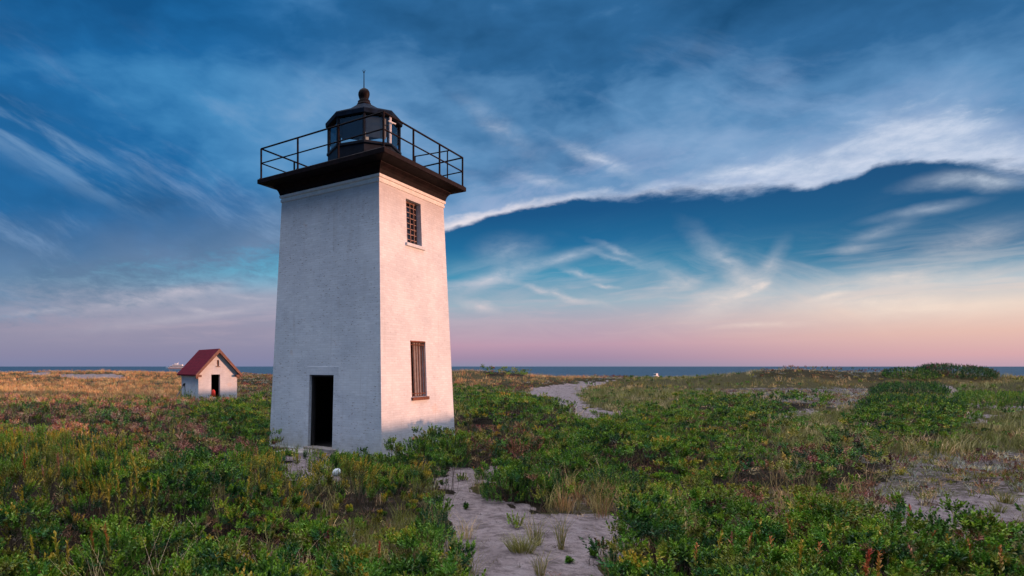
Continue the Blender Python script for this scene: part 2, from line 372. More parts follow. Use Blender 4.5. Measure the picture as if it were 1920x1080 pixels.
def kind_at(x, y):
    """index into KINDS for every point"""
    jx = 1.2 * (fbm(x / 0.7, y / 0.7, 31, 3) - 0.5) * np.clip(np.hypot(x, y) / 12, .4, 1.8)
    jy = 1.2 * (fbm(x / 0.7, y / 0.7, 37, 3) - 0.5) * np.clip(np.hypot(x, y) / 12, .4, 1.8)
    k = np.full(x.shape, KINDS.index('G'))
    k[(x < -4) & (y < 30)] = KINDS.index('B')
    for name, P in ZP:
        k[inside(P, x + jx, y + jy)] = KINDS.index(name)
    # nothing grows inside the buildings
    lx = (x - TX) * EXV[0] + (y - TY) * EXV[1]; ly = (x - TX) * EYV[0] + (y - TY) * EYV[1]
    k[(np.abs(lx) < 2.5) & (np.abs(ly) < 2.5)] = KINDS.index('S')
    cs, sn = math.cos(SHED_A), math.sin(SHED_A)
    lx = (x - SHED[0]) * cs + (y - SHED[1]) * sn; ly = -(x - SHED[0]) * sn + (y - SHED[1]) * cs
    k[(np.abs(lx) < 1.7) & (ly > -0.25) & (ly < 4.6)] = KINDS.index('S')
    k[y > 148 - 0.42 * np.clip(x, 0, 90)] = KINDS.index('S')
    return k


KINDS = ['S', 'B', 'R', 'Y', 'T', 'G', 'M', 'D', 'K', 'O', 'W']

# ------------------------------------------------------------------ materials
MATS = {}


def mat(name, fn):
    if name not in MATS:
        m = bpy.data.materials.new(name); m.use_nodes = True
        t = m.node_tree; t.nodes.clear(); g = N(t)
        p = g.new('ShaderNodeBsdfPrincipled'); o = g.new('ShaderNodeOutputMaterial')
        t.links.new(p.outputs[0], o.inputs[0])
        fn(g, p, o); MATS[name] = m
    return MATS[name]


def bump(g, p, h, strength=0.5, dist=0.02):
    b = g.new('ShaderNodeBump'); b.inputs['Strength'].default_value = strength; b.inputs['Distance'].default_value = dist
    g.put(b.inputs['Height'], h); g.put(p.inputs['Normal'], b.outputs[0])


def obj_co(g): return g.new('ShaderNodeTexCoord').outputs['Object']


def plain(name, c, rough=0.6, var=0.25, scale=8.0, metal=0.0, bs=0.15, spec=0.4):
    def fn(g, p, o):
        n = g.noise(obj_co(g), scale, 6, 0.6)
        lo = tuple(v * (1 - var) for v in c[:3]) + (1,); hi = tuple(min(1, v * (1 + var)) for v in c[:3]) + (1,)
        g.put(p.inputs['Base Color'], g.mix(g.ramp(n, .3, .7), lo, hi))
        p.inputs['Roughness'].default_value = rough; p.inputs['Metallic'].default_value = metal
        p.inputs['Specular IOR Level'].default_value = spec
        bump(g, p, n, bs, 0.01)
    return mat(name, fn)


def m_leaf(g, p, o):
    at_ = g.new('ShaderNodeAttribute', attribute_name='Col').outputs['Color']
    g.put(p.inputs['Base Color'], at_)
    p.inputs['Roughness'].default_value = 0.42
    p.inputs['Specular IOR Level'].default_value = 0.30
    tr = g.new('ShaderNodeBsdfTranslucent'); g.put(tr.inputs[0], g.mix(1.0, at_, (1.2, 1.15, .7, 1), 'MULTIPLY'))
    mx = g.new('ShaderNodeMixShader'); mx.inputs[0].default_value = 0.12
    g.t.links.new(p.outputs[0], mx.inputs[1]); g.t.links.new(tr.outputs[0], mx.inputs[2]); g.t.links.new(mx.outputs[0], o.inputs[0])


def m_ground(g, p, o):
    co = obj_co(g)
    cov = g.new('ShaderNodeAttribute', attribute_name='Col').outputs['Color']
    cv = g.new('ShaderNodeSeparateColor'); g.put(cv.inputs[0], cov)
    litter, green = cv.outputs[0], cv.outputs[1]
    n1 = g.noise(co, 0.9, 6, 0.6); n2 = g.noise(co, 9.0, 6, 0.65); n3 = g.noise(co, 60.0, 4, 0.6)
    sand = g.mix(g.ramp(n1, .3, .7), (.245, .194, .192, 1), (.34, .270, .265, 1))
    n4 = g.noise(co, 3.2, 6, 0.7)
    sand = g.mix(g.mul(g.ramp(n2, .48, .60), 0.50), sand, (.10, .078, .075, 1))
    sand = g.mix(g.mul(g.ramp(n4, .515, .62), 0.62), sand, (.095, .074, .070, 1))  # mottle: debris, plus shading of ripples and footprints put into the colour
    sand = g.mix(g.mul(g.ramp(n4, .48, .38), 0.45), sand, (.37, .31, .31, 1))
    speck = g.ramp(n3, .58, .66)
    sand = g.mix(g.mul(speck, 0.55), sand, (.06, .045, .035, 1))
    soil = g.mix(n2, (.010, .009, .006, 1), (.038, .028, .017, 1))
    grass = g.mix(n2, (.035, .040, .015, 1), (.12, .09, .042, 1))
    soil = g.mix(green, soil, grass)
    f = g.ramp(g.add(litter, g.mul(g.sub(n2, .5), .9)), .35, .65)
    g.put(p.inputs['Base Color'], g.mix(f, sand, soil))
    p.inputs['Roughness'].default_value = 0.95; p.inputs['Specular IOR Level'].default_value = 0.1
    foot = g.new('ShaderNodeTexVoronoi', feature='SMOOTH_F1'); g.put(foot.inputs['Vector'], co); foot.inputs['Scale'].default_value = 3.4
    h = g.add(g.mul(foot.outputs['Distance'], 0.7), g.add(g.mul(n2, 0.6), g.mul(n3, 0.12)))
    bump(g, p, h, 1.0, 0.13)


def m_brick(g, p, o):
    uv = g.new('ShaderNodeTexCoord').outputs['UV']
    u, v, _ = g.sep(uv)
    br = g.new('ShaderNodeTexBrick'); g.put(br.inputs['Vector'], uv)
    br.inputs['Scale'].default_value = 1.0; br.inputs['Brick Width'].default_value = 0.21; br.inputs['Row Height'].default_value = 0.072
    br.inputs['Mortar Size'].default_value = 0.006; br.inputs['Mortar Smooth'].default_value = 0.4
    br.inputs['Color1'].default_value = (.67, .695, .73, 1); br.inputs['Color2'].default_value = (.76, .785, .82, 1)
    br.inputs['Mortar'].default_value = (.65, .66, .67, 1)
    big = g.noise(uv, 0.7, 5, 0.6); mid = g.noise(uv, 4.0, 6, 0.6)
    base = g.mix(g.ramp(big, .35, .65), br.outputs['Color'], g.mix(1.0, br.outputs['Color'], (.84, .85, .87, 1), 'MULTIPLY'))
    # flaked and pitted paint, brick showing through in small flat spots
    pit = g.noise(g.comb(g.mul(u, 9.0), g.mul(v, 24.0), 0.0), 1.0, 4, 0.6)
    pitm = g.mul(g.ramp(pit, .60, .65), g.ramp(big, .34, .52))
    pitm = g.mul(pitm, g.ramp(u, -4.4, -2.6, 1.0, .35))   # the seaward face keeps its paint better
    base = g.mix(g.mul(pitm, .75), base, (.20, .15, .13, 1))
    # rust and bare patches
    pat = g.ramp(g.noise(g.comb(g.mul(u, 1.4), g.mul(v, 1.1), 5.0), 1.3, 6, 0.65), .63, .72)
    base = g.mix(g.mul(pat, .32), base, (.62, .44, .36, 1))
    # damp grime close to the ground
    gr = g.ramp(g.add(v, g.mul(g.sub(mid, .5), 1.2)), .75, .0)
    base = g.mix(g.mul(gr, .45), base, (.30, .29, .24, 1))
    # streaks running down
    st = g.ramp(g.noise(g.comb(g.mul(u, 5.0), g.mul(v, .35), 2.0), 1.0, 4, .6), .56, .72)
    base = g.mix(g.mul(st, .30), base, (.46, .44, .44, 1))
    rr_ = g.mul(g.ramp(g.add(v, g.mul(g.noise(g.comb(g.mul(u, 7.0), g.mul(v, .25), 8.0), 1.0, 4, .6), 1.6)), 7.6, 8.9), .30)
    base = g.mix(rr_, base, (.45, .36, .32, 1))
    g.put(p.inputs['Base Color'], base)
    p.inputs['Roughness'].default_value = 0.8; p.inputs['Specular IOR Level'].default_value = 0.2
    h = g.add(g.mul(br.outputs['Fac'], -0.6), g.add(g.mul(mid, .5), g.mul(pitm, -0.9)))
    bump(g, p, h, 0.38, 0.010)


def m_sea(g, p, o):
    co = obj_co(g); x, y, z = g.sep(co)
    n = g.noise(g.comb(g.mul(x, .03), g.mul(y, .16), 0), 1.0, 6, .65)
    n2 = g.noise(g.comb(g.mul(x, .25), g.mul(y, .9), 0), 1.0, 4, .6)
    c = g.mix(g.ramp(n, .35, .65), (.012, .040, .070, 1), (.034, .086, .135, 1))
    c = g.mix(g.mul(g.ramp(n, .68, .74), .35), c, (.4, .45, .5, 1))
    g.put(p.inputs['Base Color'], c)
    p.inputs['Roughness'].default_value = 0.5; p.inputs['Specular IOR Level'].default_value = 0.16
    bump(g, p, g.add(n, n2), 1.0, 0.6)


def m_glass(g, p, o):
    tr = g.new('ShaderNodeBsdfTransparent'); tr.inputs[0].default_value = (.78, .84, .86, 1)
    gl = g.new('ShaderNodeBsdfGlossy'); gl.inputs['Roughness'].default_value = 0.04; gl.inputs[0].default_value = (.9, .95, 1, 1)
    fr = g.new('ShaderNodeFresnel'); fr.inputs[0].default_value = 1.5
    mx = g.new('ShaderNodeMixShader'); g.put(mx.inputs[0], g.m('ADD', g.mul(fr.outputs[0], .9), .03, clamp=True))
    g.t.links.new(tr.outputs[0], mx.inputs[1]); g.t.links.new(gl.outputs[0], mx.inputs[2]); g.t.links.new(mx.outputs[0], o.inputs[0])


def m_roof(g, p, o):
    uv = g.new('ShaderNodeTexCoord').outputs['UV']
    br = g.new('ShaderNodeTexBrick'); g.put(br.inputs['Vector'], uv)
    br.inputs['Brick Width'].default_value = 0.30; br.inputs['Row Height'].default_value = 0.16; br.inputs['Scale'].default_value = 1.0
    br.inputs['Mortar Size'].default_value = 0.012
    br.inputs['Color1'].default_value = (.135, .009, .022, 1); br.inputs['Color2'].default_value = (.19, .013, .030, 1); br.inputs['Mortar'].default_value = (.03, .005, .010, 1)
    n = g.noise(uv, 5.0, 5)
    g.put(p.inputs['Base Color'], g.mix(g.mul(n, .5), br.outputs['Color'], (.115, .010, .020, 1)))
    p.inputs['Roughness'].default_value = 0.9; p.inputs['Specular IOR Level'].default_value = .15
    bump(g, p, g.mul(br.outputs['Fac'], -1.0), .6, .02)


LEAF = mat('leaf', m_leaf); GROUND = mat('dune_ground', m_ground); BRICK = mat('painted_brick', m_brick)
SEA = mat('sea_water', m_sea); GLASS = mat('lantern_glass', m_glass); ROOF = mat('red_shingle', m_roof)
IRON = plain('black_iron', (.0095, .0046, .0052), .6, .5, 6.0, 0.0, .3, .10)
IRON_BLUE = plain('dark_blue_iron', (.007, .010, .017), .55, .4, 5.0, 0, .15, .16)
WHITE = plain('white_paint', (.74, .72, .70), .6, .08, 6.0)
STONE = plain('weathered_concrete', (.36, .31, .28), .9, .35, 5.0, 0, .6)
RUST = plain('rusty_steel', (.16, .055, .030), .8, .5, 14.0, 0, .4)
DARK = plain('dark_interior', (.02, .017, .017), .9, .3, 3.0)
PLASTER = plain('interior_plaster', (.10, .085, .08), .9, .3, 2.0)
BROWN = plain('brown_trim', (.20, .10, .075), .7, .25, 5.0)
WOOD = plain('grey_driftwood', (.20, .165, .14), .85, .35, 10.0, 0, .5)
CLOTH = plain('grey_curtain', (.33, .29, .28), .9, .2, 6.0)
REDP = plain('orange_red_plastic', (.75, .045, .025), .45, .1, 4.0)
PANEL = plain('blue_black_panel', (.006, .022, .045), .35, .3, 3.0)
PALE = plain('pale_grey_panel', (.34, .33, .30), .7, .15, 3.0)


# ------------------------------------------------------------------ object helpers
def tag(o, label=None, cat=None, group=None, kind=None):
    for k, v in (('label', label), ('category', cat), ('group', group), ('kind', kind)):
        if v: o[k] = v
    return o


def empty(name, loc, rz=0.0):
    o = bpy.data.objects.new(name, None); COL.objects.link(o)
    o.location = loc; o.rotation_euler = (0, 0, rz); o.empty_display_size = 0.3
    return o


def link(name, me, m, parent=None):
    o = bpy.data.objects.new(name, me); COL.objects.link(o)
    me.materials.append(m)
    if parent: o.parent = parent
    return o


class MB:
    """collects quads / polygons, with optional uv, into one mesh object"""
    def __init__(self): self.v, self.f, self.uv = [], [], []
    def poly(self, pts, uv=None):
        n = len(self.v); self.v += [tuple(p) for p in pts]; self.f.append(tuple(range(n, n + len(pts))))
        self.uv.append(uv or [(p[0] + p[1] * .3, p[2]) for p in pts])
    def box(self, x0, x1, y0, y1, z0, z1):
        c = [(x, y, z) for z in (z0, z1) for y in (y0, y1) for x in (x0, x1)]
        for q in ((0, 2, 3, 1), (4, 5, 7, 6), (0, 1, 5, 4), (1, 3, 7, 5), (3, 2, 6, 7), (2, 0, 4, 6)):
            self.poly([c[i] for i in q])
    def tube(self, a, b, r, n=8, r2=None):
        a, b = Vector(a), Vector(b); d = (b - a).normalized()
        s = d.orthogonal().normalized(); t = d.cross(s); r2 = r if r2 is None else r2
        A = [a + (s * math.cos(k * 2 * math.pi / n) + t * math.sin(k * 2 * math.pi / n)) * r for k in range(n)]
        B = [b + (s * math.cos(k * 2 * math.pi / n) + t * math.sin(k * 2 * math.pi / n)) * r2 for k in range(n)]
        for k in range(n): self.poly([A[k], A[(k + 1) % n], B[(k + 1) % n], B[k]])
        self.poly(A[::-1]); self.poly(B)
    def lathe(self, prof, n=16, off=0.0, c=(0, 0)):
        ring = lambda r, z: [(c[0] + r * math.cos(off + k * 2 * math.pi / n), c[1] + r * math.sin(off + k * 2 * math.pi / n), z) for k in range(n)]
        rs = [ring(*p) for p in prof]
        for i in range(len(rs) - 1):
            for k in range(n): self.poly([rs[i][k], rs[i][(k + 1) % n], rs[i + 1][(k + 1) % n], rs[i + 1][k]])
        self.poly(rs[0][::-1]); self.poly(rs[-1])
    def build(self, name, m, parent=None, smooth=False, merge=True, bevel=0.0):
        me = bpy.data.meshes.new(name)
        me.from_pydata(self.v, [], self.f)
        ul = me.uv_layers.new(name='UVMap')
        ul.data.foreach_set('uv', np.array([c for q in self.uv for c in q], np.float32).ravel())
        if merge:
            bm = bmesh.new(); bm.from_mesh(me)
            bmesh.ops.remove_doubles(bm, verts=bm.verts, dist=1e-4)
            bmesh.ops.recalc_face_normals(bm, faces=bm.faces)
            bm.to_mesh(me); bm.free()
        if smooth: me.polygons.foreach_set('use_smooth', [True] * len(me.polygons))
        o = link(name, me, m, parent)
        if bevel:
            b = o.modifiers.new('bevel', 'BEVEL'); b.width = bevel; b.segments = 2; b.limit_method = 'ANGLE'
        return o


def quads_mesh(name, V, Q, C, m, parent=None, smooth=False):
    me = bpy.data.meshes.new(name)
    V = np.ascontiguousarray(V, np.float32); Q = np.ascontiguousarray(Q, np.int32)
    me.vertices.add(len(V)); me.vertices.foreach_set('co', V.ravel())
    me.loops.add(Q.size); me.loops.foreach_set('vertex_index', Q.ravel())
    me.polygons.add(len(Q)); me.polygons.foreach_set('loop_start', np.arange(0, Q.size, 4, dtype=np.int32))
    if smooth: me.polygons.foreach_set('use_smooth', np.ones(len(Q), bool))
    me.update(calc_edges=True)
    at_ = me.attributes.new('Col', 'FLOAT_COLOR', 'POINT')
    C4 = np.ones((len(V), 4), np.float32); C4[:, :3] = C; at_.data.foreach_set('color', C4.ravel())
    return link(name, me, m, parent)


# ------------------------------------------------------------------ ground and sea
def build_ground():
    an = np.concatenate([np.linspace(-180, -48, 100, endpoint=False), np.linspace(-48, 66, 720, endpoint=False), np.linspace(66, 180, 160)])
    an = np.radians(an)
    rr = np.concatenate([[0.0], np.geomspace(0.8, 260, 640)])
    A, Rr = np.meshgrid(an, rr, indexing='ij')
    x, y = np.sin(A) * Rr, np.cos(A) * Rr
    z = hter(x.ravel(), y.ravel())
    xr, yr = x.ravel(), y.ravel()
    k = kind_at(xr, yr)
    LIT = np.array([0.0, 1.0, .95, 1.0, .85, .8, .52, .8, .6, .62, .97]); GRN = np.array([0, 0, .1, .1, .8, .9, .4, .35, .5, .6, .1])
    C = np.stack([LIT[k], GRN[k], np.zeros(len(k))], 1)
    n0, n1 = len(an), len(rr)
    idx = np.arange(n0 * n1).reshape(n0, n1)
    Q = np.stack([idx[:-1, :-1], idx[:-1, 1:], idx[1:, 1:], idx[1:, :-1]], -1).reshape(-1, 4)
    o = quads_mesh('ground', np.stack([xr, yr, z], 1), Q[:, ::-1], C, GROUND, smooth=True)
    tag(o, kind='structure')
    b = MB(); n = 96; rs = [100, 200, 400, 1000, 3000, 9000, 24000]
    for i in range(len(rs) - 1):
        for q in range(n):
            a0, a1 = q * 2 * math.pi / n, (q + 1) * 2 * math.pi / n
            b.poly([(rs[i] * math.cos(a0), rs[i] * math.sin(a0), -1.6), (rs[i + 1] * math.cos(a0), rs[i + 1] * math.sin(a0), -1.6),
                    (rs[i + 1] * math.cos(a1), rs[i + 1] * math.sin(a1), -1.6), (rs[i] * math.cos(a1), rs[i] * math.sin(a1), -1.6)])
    tag(b.build('sea', SEA), kind='structure')


build_ground()


# ------------------------------------------------------------------ lighthouse
def build_lighthouse():
    root = tag(empty('lighthouse', (TX, TY, 0), TYAW), 'tall white square brick lighthouse with black gallery and lantern room', 'lighthouse')
    HB, HT, ZT = 3.162 * .70711, 2.739 * .70711, 8.05
    k = (HT - HB) / 8.226
    wz = lambda z: HB + k * z
    ZB = -0.35
    def face(b, axis, nrm, openings, depth=0.34):
        ax, nv = Vector(axis), Vector(nrm)
        P = lambda u, z, dp=0.0: ax * u + nv * (wz(z) - dp) + Vector((0, 0, z))
        us = sorted({u for o in openings for u in o[:2]}); zs = sorted({ZB, ZT} | {z for o in openings for z in o[2:]})
        zs = sorted(set(zs) | set(np.linspace(ZB, ZT, 12)))
        for i in range(len(zs) - 1):
            z0, z1 = zs[i], zs[i + 1]
            cols = [None] + us + [None]
            for j in range(len(cols) - 1):
                lo = lambda z: -wz(z) if cols[j] is None else cols[j]
                hi = lambda z: wz(z) if cols[j + 1] is None else cols[j + 1]
                if any(cols[j] is not None and cols[j + 1] is not None and o[0] <= cols[j] + 1e-6 and cols[j + 1] <= o[1] + 1e-6 and o[2] <= z0 + 1e-6 and z1 <= o[3] + 1e-6 for o in openings):
                    continue
                b.poly([P(lo(z0), z0), P(hi(z0), z0), P(hi(z1), z1), P(lo(z1), z1)],
                       [(lo(z0) + 7 * nrm[1], z0), (hi(z0) + 7 * nrm[1], z0), (hi(z1) + 7 * nrm[1], z1), (lo(z1) + 7 * nrm[1], z1)])
        for u0, u1, z0, z1 in openings:
            if depth and (u0, u1) == (-0.56, 0.415): depth = .13
            for p, q in (((u0, z0), (u0, z1)), ((u0, z1), (u1, z1)), ((u1, z1), (u1, z0)), ((u1, z0), (u0, z0))):
                b.poly([P(*p), P(*q), P(*q, depth), P(*p, depth)], [(0, p[1]), (0, q[1]), (depth, q[1]), (depth, p[1])])
    b = MB()
    door = (-0.56, 0.415, 0.10, 2.335); win_u = (-0.49, 0.41, 6.44, 7.82); win_l = (-0.49, 0.43, 1.65, 3.40)
    face(b, (1, 0, 0), (0, -1, 0), [door])
    face(b, (0, 1, 0), (1, 0, 0), [win_u, win_l])
    face(b, (-1, 0, 0), (0, 1, 0), [])
    face(b, (0, -1, 0), (-1, 0, 0), [])
    b.build('tower_wall', BRICK, root)
    # inner shell: the thick dark walls one sees through the openings
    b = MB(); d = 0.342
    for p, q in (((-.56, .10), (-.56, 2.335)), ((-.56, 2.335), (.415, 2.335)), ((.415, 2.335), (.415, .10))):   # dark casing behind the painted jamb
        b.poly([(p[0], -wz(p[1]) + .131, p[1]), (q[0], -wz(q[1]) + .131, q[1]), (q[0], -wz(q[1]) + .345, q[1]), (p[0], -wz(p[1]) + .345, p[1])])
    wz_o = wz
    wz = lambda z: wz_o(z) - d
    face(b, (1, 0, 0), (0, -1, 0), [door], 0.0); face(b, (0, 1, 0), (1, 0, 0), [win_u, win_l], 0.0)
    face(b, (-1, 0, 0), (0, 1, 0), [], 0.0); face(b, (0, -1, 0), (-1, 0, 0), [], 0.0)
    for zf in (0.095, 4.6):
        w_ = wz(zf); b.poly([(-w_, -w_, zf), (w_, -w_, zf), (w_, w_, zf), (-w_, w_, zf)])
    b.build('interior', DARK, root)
    wz = wz_o
    # painted plinth ledge and door sill
    b = MB(); w = wz(0) + 0.07
    y = -w
    b.box(-w - .03, w + .05, -w - .03, -wz(0) + .05, -0.3, 0.03)
    b.box(wz(0) - .05, w + .05, -wz(0) + .055, w, -0.3, 0.02)
    b.build('plinth', BRICK, root, bevel=.015)
    b = MB(); b.box(-.62, .60, -wz(.1) - .16, -wz(.1) + .30, -.25, .102); b.build('door_sill', STONE, root, bevel=.02)
    # lintel and jamb trim round the door, standing a little proud of the brick
    b = MB(); f = lambda z: -wz(z)
    b.box(-.66, .62, f(2.45) - .007, f(2.45) + .05, 2.337, 2.60)
    o = b.build('door_lintel', BRICK, root, bevel=.006)
    b = MB()
    b.box(-.556, -.50, f(1) + .16, f(1) + .22, .104, 2.331); b.box(.356, .412, f(1) + .16, f(1) + .22, .104, 2.331); b.box(-.499, .355, f(1) + .16, f(1) + .22, 2.272, 2.331)
    b.build('door_frame', DARK, root)
    # windows
    def win(name, u0, u1, z0, z1, upper):
        wroot = bpy.data.objects.new('window', None); COL.objects.link(wroot); wroot.parent = root
        xz = lambda z: wz(z)
        lean = lambda z, dp: wz(z) - dp
        # sill
        b = MB(); zz = z0
        b.box(wz(zz) - .10, wz(zz) + .07, u0 - (.10 if upper else .03), u1 + (.12 if upper else .05), z0 - .105, z0 - .003)
        b.build('sill', BRICK if upper else RUST, wroot, bevel=.01)
        def bar(b, ua, za, ub, zb, dp, r): b.tube((lean(za, dp), ua, za), (lean(zb, dp), ub, zb), r, 6)
        b = MB()
        dp = .19
        for (ua, za, ub, zb) in ((u0 + .02, z0 + .02, u1 - .02, z0 + .02), (u0 + .02, z1 - .02, u1 - .02, z1 - .02), (u0 + .02, z0, u0 + .02, z1), (u1 - .02, z0, u1 - .02, z1)):
            bar(b, ua, za, ub, zb, dp, .028)
        b.build('frame', RUST if not upper else BROWN, wroot)
        if upper:
            b = MB()
            for i in range(1, 4): bar(b, u0 + (u1 - u0) * i / 4, z0 + .03, u0 + (u1 - u0) * i / 4, z1 - .03, dp - .05, .013)
            for i in range(1, 8): bar(b, u0 + .03, z0 + (z1 - z0) * i / 8, u1 - .03, z0 + (z1 - z0) * i / 8, dp - .03, .011)
            b.build('grille', plain('pale_rusty_bar', (.42, .26, .21), .7, .3), wroot)
        else:
            b = MB()
            for i in range(6):
                u = u0 + .06 + (u1 - u0 - .12) * i / 5
                bar(b, u, z0 + .01, u, z1 - .06, .035, .015)
            for z in (z0 + .10, z1 - .12): bar(b, u0, z, u1, z, .045, .016)
            b.build('grille', RUST, wroot)
            b = MB()   # corrugated grey board closing the right part of the opening
            n = 13
            for i in range(n):
                ua = u0 + .30 + (u1 - u0 - .32) * i / n; ub = u0 + .30 + (u1 - u0 - .32) * (i + 1) / n
                da, db = (.14, .11) if i % 2 else (.11, .14)
                b.poly([(lean(z0, da), ua, z0 + .02), (lean(z0, db), ub, z0 + .02), (lean(z1, db), ub, z1 - .05), (lean(z1, da), ua, z1 - .05)])
            b.build('shutter_board', CLOTH, wroot)
            b = MB(); bar(b, u0, z1 - .02, u1, z1 - .02, .02, .03); b.build('lintel_bar', RUST, wroot)
        b = MB(); gz = .215
        b.poly([(lean(z0, gz), u0, z0), (lean(z0, gz), u1, z0), (lean(z1, gz), u1, z1), (lean(z1, gz), u0, z1)])
        if upper: b.build('pane', GLASS, wroot)
    win('window', *win_u, True); win('window', *win_l, False)
    # white string courses under the cornice
    b = MB()
    def ring(b, prof):
        n = 4
        for i in range(len(prof) - 1):
            (r0, z0), (r1, z1) = prof[i], prof[i + 1]
            c0 = [(-r0, -r0, z0), (r0, -r0, z0), (r0, r0, z0), (-r0, r0, z0)]; c1 = [(-r1, -r1, z1), (r1, -r1, z1), (r1, r1, z1), (-r1, r1, z1)]
            for q in range(4): b.poly([c0[q], c0[(q + 1) % 4], c1[(q + 1) % 4], c1[q]])
    w = wz(ZT)
    ring(b, [(w - .02, ZT - .045), (w + .028, ZT - .04), (w + .032, ZT + .03), (w + .012, ZT + .05), (w + .014, ZT + .085), (w + .055, ZT + .10), (w + .060, ZT + .178), (w - .1, ZT + .18)])
    b.build('string_course', WHITE, root)
    b = MB(); z0 = ZT + .181
    ring(b, [(w - .1, z0), (w + .045, z0 + .002), (w + .06, z0 + .05), (w + .085, z0 + .13), (w + .125, z0 + .20), (w + .185, z0 + .26), (w + .20, z0 + .275), (w + .20, z0 + .30), (w - .1, z0 + .302)])
    b.build('cornice', IRON, root)
    b = MB(); G = 3.553 * .70711; z1 = z0 + .304
    ring(b, [(0.0, z1), (w + .22, z1 + .001), (G - .03, z1 + .055), (G, z1 + .07), (G, z1 + .20), (G - .03, z1 + .225), (0.0, z1 + .23)])
    # brackets under the deck edge and a lip
    b.build('gallery_deck', IRON, root)
    DZ = z1 + .225
    # railing
    rail = bpy.data.objects.new('railing', None); COL.objects.link(rail); rail.parent = root
    H = 3.424 * .70711; RT = 9.758
    for s in range(4):
        ca, sa = round(math.cos(s * math.pi / 2)), round(math.sin(s * math.pi / 2))
        rot = lambda x, y: (x * ca - y * sa, x * sa + y * ca)
        for i in range(3):
            x, y = rot(-H + 2 * H * i / 3, -H)
            b = MB(); b.tube((x, y, DZ - .01), (x, y, RT), .032, 8); b.lathe([(.06, DZ - .01), (.06, DZ + .02)], 8, 0, (x, y)); b.build('post', IRON, rail)
        for z, r in ((RT, .028), (DZ + .52, .022)):
            b = MB(); x0, y0 = rot(-H, -H); x1, y1 = rot(H, -H); b.tube((x0, y0, z), (x1, y1, z), r, 8)
            b.build('rail', IRON, rail)
    b = MB(); b.tube((H, 1.46, RT - .02), (1.22, 1.25, RT - .02), .020, 6); b.build('cross_rail', IRON, rail)
    for p in ((H - .06, 1.45), (1.24, 1.25)):
        b = MB(); b.tube((*p, DZ), (*p, RT - .02), .022, 6); b.build('cross_post', IRON, rail)
    # lantern room: octagon with a corner towards the camera
    off = -math.pi / 2 - TYAW + 0.03 - math.pi / 2 * 0
    off = math.atan2(-TY, -TX) - TYAW
    RL = 1.19
    lan = bpy.data.objects.new('lantern', None); COL.objects.link(lan); lan.parent = root
    b = MB(); b.lathe([(RL + .03, DZ), (RL + .03, 9.66), (RL + .07, 9.69), (RL + .07, 9.76), (RL + .02, 9.79), (0.05, 9.80)], 8, off)
    b.build('parapet', IRON_BLUE, lan)
    ZG0, ZG1 = 9.78, 10.62
    pt = lambda kk, r: (r * math.cos(off + kk * math.pi / 4), r * math.sin(off + kk * math.pi / 4))
    for kk in range(8):
        x, y = pt(kk, RL); b = MB(); b.tube((x, y, ZG0 - .02), (x, y, ZG1 + .03), .045, 6)
        b.build('mullion', WHITE if kk == 1 else IRON_BLUE, lan)
        (xa, ya), (xb, yb) = pt(kk, RL - .02), pt(kk + 1, RL - .02)
        b = MB(); b.poly([(xa, ya, ZG0), (xb, yb, ZG0), (xb, yb, ZG1), (xa, ya, ZG1)]); b.build('pane', GLASS, lan)
    # panels hung inside two of the panes
    def panel(k0, f0, f1, za, zb, m):
        (xa, ya), (xb, yb) = pt(k0, RL - .16), pt(k0 + 1, RL - .16)
        L = lambda f: (xa + (xb - xa) * f, ya + (yb - ya) * f)
        b = MB(); n = Vector((ya - yb, xb - xa, 0)).normalized() * .03
        p, q = L(f0), L(f1)
        c = [(p[0], p[1]), (q[0], q[1]), (q[0] + n.x, q[1] + n.y), (p[0] + n.x, p[1] + n.y)]
        b.poly([(*v, za) for v in c][::-1]); b.poly([(*v, zb) for v in c])
        for i in range(4): b.poly([(*c[i], za), (*c[(i + 1) % 4], za), (*c[(i + 1) % 4], zb), (*c[i], zb)])
        b.build('inner_panel', m, lan)
    panel(-1, .02, .98, 9.96, ZG1, PANEL); panel(0, .10, .98, 9.96, ZG1, PALE); panel(-2, .30, .98, 10.15, ZG1, PANEL)
    b = MB(); b.lathe([(.05, 9.80), (.05, 10.02), (.13, 10.04), (.16, 10.12), (.16, 10.34), (.11, 10.44), (.02, 10.46)], 12); b.build('beacon_lamp', mat('lamp_glass', lambda g, p, o: (g.put(p.inputs['Base Color'], (.5, .55, .56, 1)), g.put(p.inputs['Roughness'], .15))), lan)
    b = MB(); x, y = pt(1, RL + .10); b.tube((x - .02, y - .20, 10.42), (x + .02, y + .16, 10.42), .02, 6); b.tube((x, y, 10.40), (*pt(1, RL), 10.40), .018, 6); b.build('crossarm', WHITE, lan)
    b = MB(); RE = 1.29
    b.lathe([(RL - .05, ZG1), (RE - .05, ZG1 + .005), (RE, ZG1 + .02), (RE + .01, ZG1 + .15), (RE - .03, ZG1 + .20), (.62, 11.10), (.27, 11.34), (.02, 11.36)], 8, off)
    b.build('lantern_roof', plain('blue_black_roof', (.008, .016, .032), .75, .4, 5.0, 0, .15, .06), lan)  # blue of the reflected sky is put into the base colour
    b = MB(); b.lathe([(.27, 11.33), (.24, 11.40), (.20, 11.46), (.21, 11.50), (.17, 11.53), (.15, 11.575), (.175, 11.64), (.195, 11.72), (.19, 11.80), (.155, 11.87), (.08, 11.925), (.01, 11.945)], 20)
    b.build('ventilator_ball', IRON, lan, smooth=True)
    b = MB(); b.tube((0, 0, 11.93), (0, 0, 12.52), .018, 6, .012)
    for a in (0, 2.1, 4.2): b.tube((0, 0, 12.44), (.055 * math.cos(a), .055 * math.sin(a), 12.54), .007, 5)
    b.tube((0, 0, 12.5), (0, 0, 12.6), .009, 5, .003)
    b.build('lightning_rod', IRON, lan)
    return root


